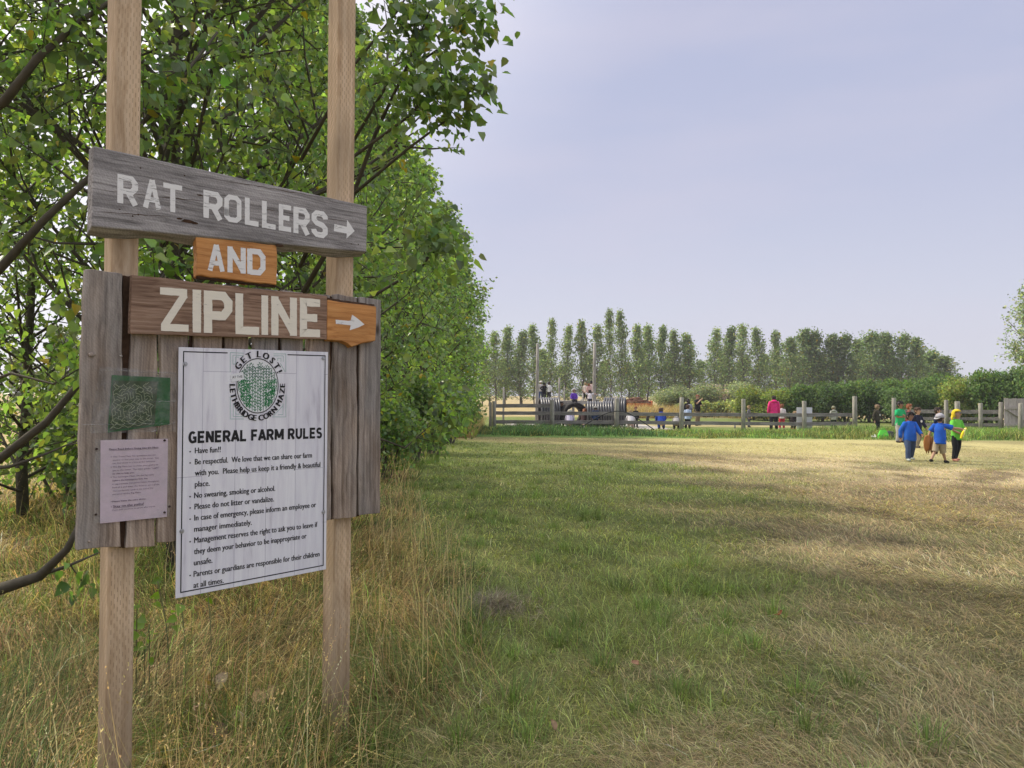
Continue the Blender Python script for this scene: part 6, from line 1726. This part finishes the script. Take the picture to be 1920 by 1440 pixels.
            mb.ellipsoid(hc + V3(0, .03 * hr, .06 * hr), (hr * .50, hr * .53, hr * .53), 16, 12, 0, lambda q: (q.z > .22 * hr) or (q.y > .0 and q.z > -.4 * hr), yaw)
            mb.tube([F(0, .3, 0), F(-.1, .46, -.35), F(-.12, .44, -.55), F(-.14, .42, -.75)], [(hr * .40, hr * .2), (hr * .36, hr * .14), (hr * .28, hr * .10), (hr * .15, hr * .05)], 10)
            o = mb.build('headscarf', cm, t, True); o.modifiers.new('thick', 'SOLIDIFY').thickness = hr * .03
        elif hw == 'hood':
            mb.ellipsoid(hc + V3(0, .04 * hr, .02 * hr), (hr * .55, hr * .58, hr * .60), 16, 12, 0, lambda q: not (q.y < -.2 * hr and q.z < .3 * hr), yaw)
            o = mb.build('hood', cm, t, True); o.modifiers.new('thick', 'SOLIDIFY').thickness = hr * .03
    if p['extra']: p['extra'](p, t)
    return t
def patch(c, dz, r, dx=0.0, back=False):
    def f(p, t):
        H = p['H']; mb = MB(); n = 12
        yy = (-1 if not back else 1) * (.086 * (.5 + p['fat'] / 2) + .006)
        cen = p['base'] + p['lean'] @ V3(dx, yy, p['up'] - dz)
        mb.add([tuple((cen + V3(r * math.cos(2 * math.pi * k / n), -.002 * (1 if not back else -1), r * math.sin(2 * math.pi * k / n))) * H) for k in range(n)] + [tuple((cen + V3(r * .4 * math.cos(2 * math.pi * k / n), .012 * (1 if not back else -1), r * .4 * math.sin(2 * math.pi * k / n))) * H) for k in range(n)], [tuple(range(n))] if not back else [tuple(range(n - 1, -1, -1))])
        mb.build('shirt_print', cloth(c), t)
    return f
def backpack_on(c):
    def f(p, t):
        H = p['H']; o = thing('backpack', 'grey school backpack worn by the black haired woman behind the fence', 'backpack', t.location, R(p['face']))
        mb = MB(); b = p['base'] + V3(0, .125, .0)
        mb.rings([((b + V3(0, 0, .06)) * H, .085 * H, .045 * H), ((b + V3(0, .01, .10)) * H, .10 * H, .06 * H), ((b + V3(0, .01, .22)) * H, .095 * H, .055 * H), ((b + V3(0, 0, .30)) * H, .06 * H, .035 * H)], 12)
        mb.build('pack_body', cloth(c), o, True)
        mb = MB(); mb.rings([((b + V3(0, .06, .08)) * H, .06 * H, .02 * H), ((b + V3(0, .065, .16)) * H, .06 * H, .02 * H)], 10); mb.build('pocket', cloth((.12, .12, .15)), o, True)
    return f
def jacket_held(p, t):
    H = p['H']; w = t.matrix_basis @ (p['J']['wr', 1] * H)
    w = Vector(t.location) + Matrix.Rotation(R(p['face']), 3, 'Z') @ (p['J']['wr', 1] * H)
    o = thing('jacket', 'rust brown jacket hanging from the hand of the boy in the blue t-shirt', 'jacket', w, R(10))
    mb = MB(); rr = random.Random(1); n = 18
    prof = [(.07, .05, .03), (.02, .085, .045), (-.08, .095, .05), (-.18, .085, .045), (-.27, .065, .035), (-.33, .03, .02)]
    vs = []
    for j, (z, rx, ry) in enumerate(prof):
        for k in range(n):
            a = 2 * math.pi * k / n; f = 1 + .22 * math.sin(4 * a + j * .5); vs.append((rx * f * math.cos(a) - .02 * j / 5, ry * f * math.sin(a), z + (.05 * math.sin(3 * a) if j == 5 else 0)))
    mb.add(vs, [(j * n + k, j * n + (k + 1) % n, (j + 1) * n + (k + 1) % n, (j + 1) * n + k) for j in range(5) for k in range(n)] + [tuple(range(n - 1, -1, -1)), tuple(5 * n + k for k in range(n))])
    m = cloth((.36, .155, .05)); mb.build('jacket_body', m, o, True)
    mb = MB(); mb.tube(smooth([(.06, -.02, .03), (.10, -.03, -.1), (.085, -.03, -.25), (.10, -.03, -.37)]), [.032 + .01 * math.sin(k) for k in range(13)], 9); mb.build('sleeve', cloth((.40, .19, .075)), o, True)
def yellow_item(p, t):
    H = p['H']; a = p['J']['wr', 1] * H; Rz = Matrix.Rotation(R(p['face']), 3, 'Z'); w = Vector(t.location) + Rz @ (a + V3(-.02 * H, -.045 * H, .0))
    o = thing('yellow_scarf', 'bright yellow folded cloth held by the child in the lime green shirt', 'cloth', w, R(p['face']))
    mb = MB(); m = cloth((.72, .60, .03))
    mb.tube(smooth([(.07, 0, .05), (.03, -.02, .03), (-.03, -.02, -.02), (-.07, -.01, -.10), (-.085, 0, -.19)]), [(.03, .02)] * 17, 8); mb.build('fold', m, o, True)
    mb = MB(); mb.tube(smooth([(.02, -.03, .05), (-.02, -.035, .0), (-.035, -.03, -.08), (-.06, -.02, -.15)]), [(.025, .014)] * 13, 8); mb.build('hem', cloth((.70, .66, .30)), o, True)

BL = (.022, .115, .50)
person('boy in a long sleeved blue sweatshirt and jeans walking towards the camera', 1705.5, 18.8, 770, 4, 'black', 'brown', BL, 'long', (.055, .085, .16), False, (.42, .46, .42), 'stride_wide', 1.22, turn=22)
person('boy seen from behind in blue t-shirt, beige shorts and backward grey cap, one arm outstretched', 1762, 18.1, 771, 128, 'dark', 'tan', (.02, .105, .52), 'short', (.34, .285, .19), True, (.02, .02, .02), 'point', 1.05, headwear='cap_back', hcol=(.34, .34, .37), turn=-25, extra=jacket_held)
person('child in a lime green t-shirt, yellow headscarf and black trousers hugging a yellow cloth', 1793, 18.8, 767, 22, 'dark', 'tan', (.14, .50, .06), 'short', (.012, .012, .015), False, (.46, .22, .16), 'carry', 1.0, headwear='scarf', hcol=(.66, .50, .03), turn=18, extra=yellow_item)
person('boy in a bright green t-shirt and grey trousers standing with arms folded', 1687, 26.2, 752, 24, 'black', 'brown', (.02, .36, .13), 'short', (.34, .34, .34), False, (.04, .03, .03), 'crossed', 1.12, turn=10)
person('boy in a navy top with white chest emblem behind the boy in the blue sweatshirt', 1720, 23.4, 763, 18, 'brown', 'light', (.014, .018, .04), 'long', (.27, .23, .16), False, (.06, .045, .04), 'walk', 1.0, turn=12, extra=patch((.66, .66, .66), .16, .032, .03))
person('red haired child looking out between the boy in green and the boy in navy', 1704, 28.0, 757, 70, 'red', 'light', (.16, .05, .045), 'long', (.05, .05, .06), False, (.05, .05, .05), 'stand', 1.0)
person('child in navy half hidden behind the boy in the blue t-shirt', 1757, 24.5, 763, 60, 'dark', 'light', (.014, .02, .05), 'long', (.05, .05, .06), False, (.05, .05, .05), 'walk')
person('child in a dark olive hoodie and black trousers walking through the fence gap', 1644.5, 32, 758, 35, 'sandy', 'light', (.050, .045, .030), 'long', (.015, .017, .018), False, (.55, .50, .46), 'walk', 1.0, hood=True, turn=60, extra=patch((.55, .54, .48), .17, .038, .015))
person('child in a grey speckled hoodie and olive beanie seen from behind past the fence', 1563, 36.2, 761, 178, 'sandy', 'light', (.33, .34, .29), 'long', (.02, .028, .03), False, (.06, .06, .06), 'stand', 1.1, hood=True, headwear='beanie', hcol=(.22, .22, .14))
person('woman in a bright pink hoodie and black trousers seen from behind', 1451, 35.5, 741.5, 176, 'dark', 'light', (.72, .035, .20), 'long', (.012, .012, .016), False, (.02, .02, .02), 'stand', 1.12, False, hood=True, turn=20)
person('red haired child in a white top and red trousers beside the woman in pink', 1466, 36.6, 757, 170, 'red', 'light', (.66, .60, .60), 'long', (.60, .05, .09), False, (.6, .55, .5), 'stand')
person('small blond child crouching in a dark coat left of the white board', 1484, 36.4, 765, 25, 'blond', 'light', (.025, .02, .02), 'long', (.05, .03, .025), False, (.3, .08, .04), 'crouch', 1.15, H=1.22)
person('blond child in a grey and black top standing far behind the middle fence bay', 1404, 38.3, 760, 60, 'blond', 'light', (.12, .12, .13), 'long', (.10, .10, .11), False, (.04, .04, .04), 'stand')
person('man in a black t-shirt and khaki trousers with a hand raised to his chin', 1307.5, 39.9, 741, 40, 'red', 'light', (.010, .010, .012), 'short', (.19, .155, .10), False, (.05, .04, .03), 'hand_to_face', 1.08, False, turn=-60)
person('black haired woman with a grey backpack behind the child in pale blue', 1290, 38.3, 747, 200, 'black', 'tan', (.016, .016, .02), 'long', (.03, .03, .035), False, (.03, .03, .03), 'stand', 1.0, False, long_hair=True, extra=backpack_on((.25, .25, .28)))
person('child in a pale blue and white shirt and black trousers behind the fence', 1289.5, 35.6, 759, 150, 'brown', 'light', (.40, .50, .68), 'long', (.015, .015, .018), False, (.03, .03, .03), 'stand', 1.15)
person('child in a grey hoodie stooping behind the fence post', 1268, 35.6, 780, 165, 'dark', 'light', (.27, .265, .26), 'long', (.03, .03, .035), False, (.05, .05, .05), 'stoop', 1.2, hood=True, H=1.30)
person('brown haired person in a royal blue hoodie crouching with elbows out, seen from behind', 1241, 35.4, 762, 178, 'brown', 'light', (.016, .050, .30), 'long', (.016, .045, .22), False, (.03, .03, .03), 'crouch', 1.25, hood=True, H=1.42)
person('child in a white hoodie and pink trousers crouching behind the fence, seen from behind', 1183, 35.4, 768, 176, 'blond', 'light', (.62, .60, .63), 'long', (.50, .38, .38), False, (.5, .45, .45), 'crouch', 1.1, hood=True, H=1.25)
person('red faced child in black standing beside the one in the white hoodie', 1192, 37.0, 762, 20, 'red', 'light', (.018, .018, .02), 'long', (.02, .02, .02), False, (.03, .03, .03), 'stand', 1.0)
person('child in a navy jacket and grey beanie in front of the ribbed pipe', 1117, 35.4, 761, 178, 'dark', 'light', (.02, .035, .085), 'long', (.012, .013, .018), False, (.03, .03, .03), 'stand', 1.25, headwear='beanie', hcol=(.28, .27, .26))
person('child in a lilac hoodie and pale hat crouching before the black pipe', 1068, 35.3, 765, 172, 'sandy', 'light', (.50, .47, .62), 'long', (.10, .09, .10), False, (.2, .2, .2), 'crouch', 1.1, hood=True, headwear='beanie', hcol=(.42, .40, .34), H=1.27)
person('auburn haired child in dark clothes beside the black pipe', 1094, 36.0, 762, 160, 'red', 'light', (.05, .03, .03), 'long', (.03, .03, .03), False, (.03, .03, .03), 'crouch', 1.1, long_hair=True, H=1.32)
person('child in black standing between the left ribbed pipe and the black pipe', 1053, 37.6, 753, 10, 'dark', 'tan', (.012, .012, .014), 'long', (.012, .012, .014), False, (.03, .03, .03), 'stand', 1.1)
person('child in a purple top sitting on top of the black pipe', 1076, 37.2, 733, 8, 'sandy', 'light', (.16, .06, .46), 'long', (.02, .018, .025), False, (.6, .6, .62), 'sit', 1.0, z0=1.22, H=1.02)
person('child in black on the left platform', 1020, 47.8, 717, 170, 'black', 'tan', (.012, .012, .014), 'long', (.014, .014, .02), False, (.03, .03, .03), 'akimbo', 1.15, z0=ZD1)
person('child in a white shirt and black trousers at the right side of the left platform', 1029.5, 47.7, 716, 150, 'dark', 'light', (.60, .60, .60), 'long', (.012, .012, .014), False, (.03, .03, .03), 'stand', 1.0, z0=ZD1)
person('child in a white cap partly behind the one in black on the left platform', 1014, 48.2, 714, 190, 'sandy', 'light', (.48, .45, .44), 'short', (.06, .08, .16), False, (.1, .1, .1), 'stand', 1.0, headwear='beanie', hcol=(.62, .60, .57), z0=ZD1)
person('child in a cream top, leftmost on the right platform', 1097.5, 47.8, 717, 160, 'blond', 'light', (.60, .52, .46), 'long', (.02, .02, .02), False, (.05, .05, .05), 'stand', 1.0, z0=ZD2)
person('child in a dusty pink top in the middle of the right platform', 1104, 47.7, 719, 185, 'red', 'light', (.55, .35, .32), 'long', (.10, .06, .06), False, (.05, .05, .05), 'stand', 1.0, z0=ZD2)
person('dark haired child in pale pink next to the right tall pole', 1109, 47.8, 714, 170, 'black', 'light', (.58, .44, .42), 'long', (.02, .02, .02), False, (.05, .05, .05), 'akimbo', 1.0, z0=ZD2)
person('child in a white t-shirt sitting on the walkway with both arms stretched out', 1106, 38.5, 740, 178, 'dark', 'light', (.62, .58, .60), 'short', (.05, .05, .06), False, (.05, .05, .05), 'reach', 1.05, z0=hz(1106, 752, 38.5) - .02, H=1.0)
for p in PEOPLE: sk_build(p)
bpy.context.view_layer.update()
dg = bpy.context.evaluated_depsgraph_get()
for p in PEOPLE:
    ev = p['tmp'].evaluated_get(dg); me = ev.to_mesh()
    p['body'] = ([tuple(v.co) for v in me.vertices], [tuple(f.vertices) for f in me.polygons]); ev.to_mesh_clear()
    tm = p['tmp'].data; bpy.data.objects.remove(p['tmp']); bpy.data.meshes.remove(tm)
for p in PEOPLE: finish(p)

# ------------------------------------------------------------------ thin smoke in the air
HAZE = 0.0007
mb = MB(); mb.box((-130, -30, -1.6), (190, 190, 20.0))
hm = bpy.data.materials.new('smoky_air'); hm.use_nodes = True
ht = hm.node_tree; ht.nodes.clear()
ho = ht.nodes.new('ShaderNodeOutputMaterial'); hv = ht.nodes.new('ShaderNodeVolumePrincipled')
hv.inputs['Color'].default_value = (.90, .90, .95, 1); hv.inputs['Density'].default_value = HAZE; hv.inputs['Anisotropy'].default_value = .3
ht.links.new(hv.outputs[0], ho.inputs['Volume'])
tag(mb.build('haze', hm), kind='stuff')
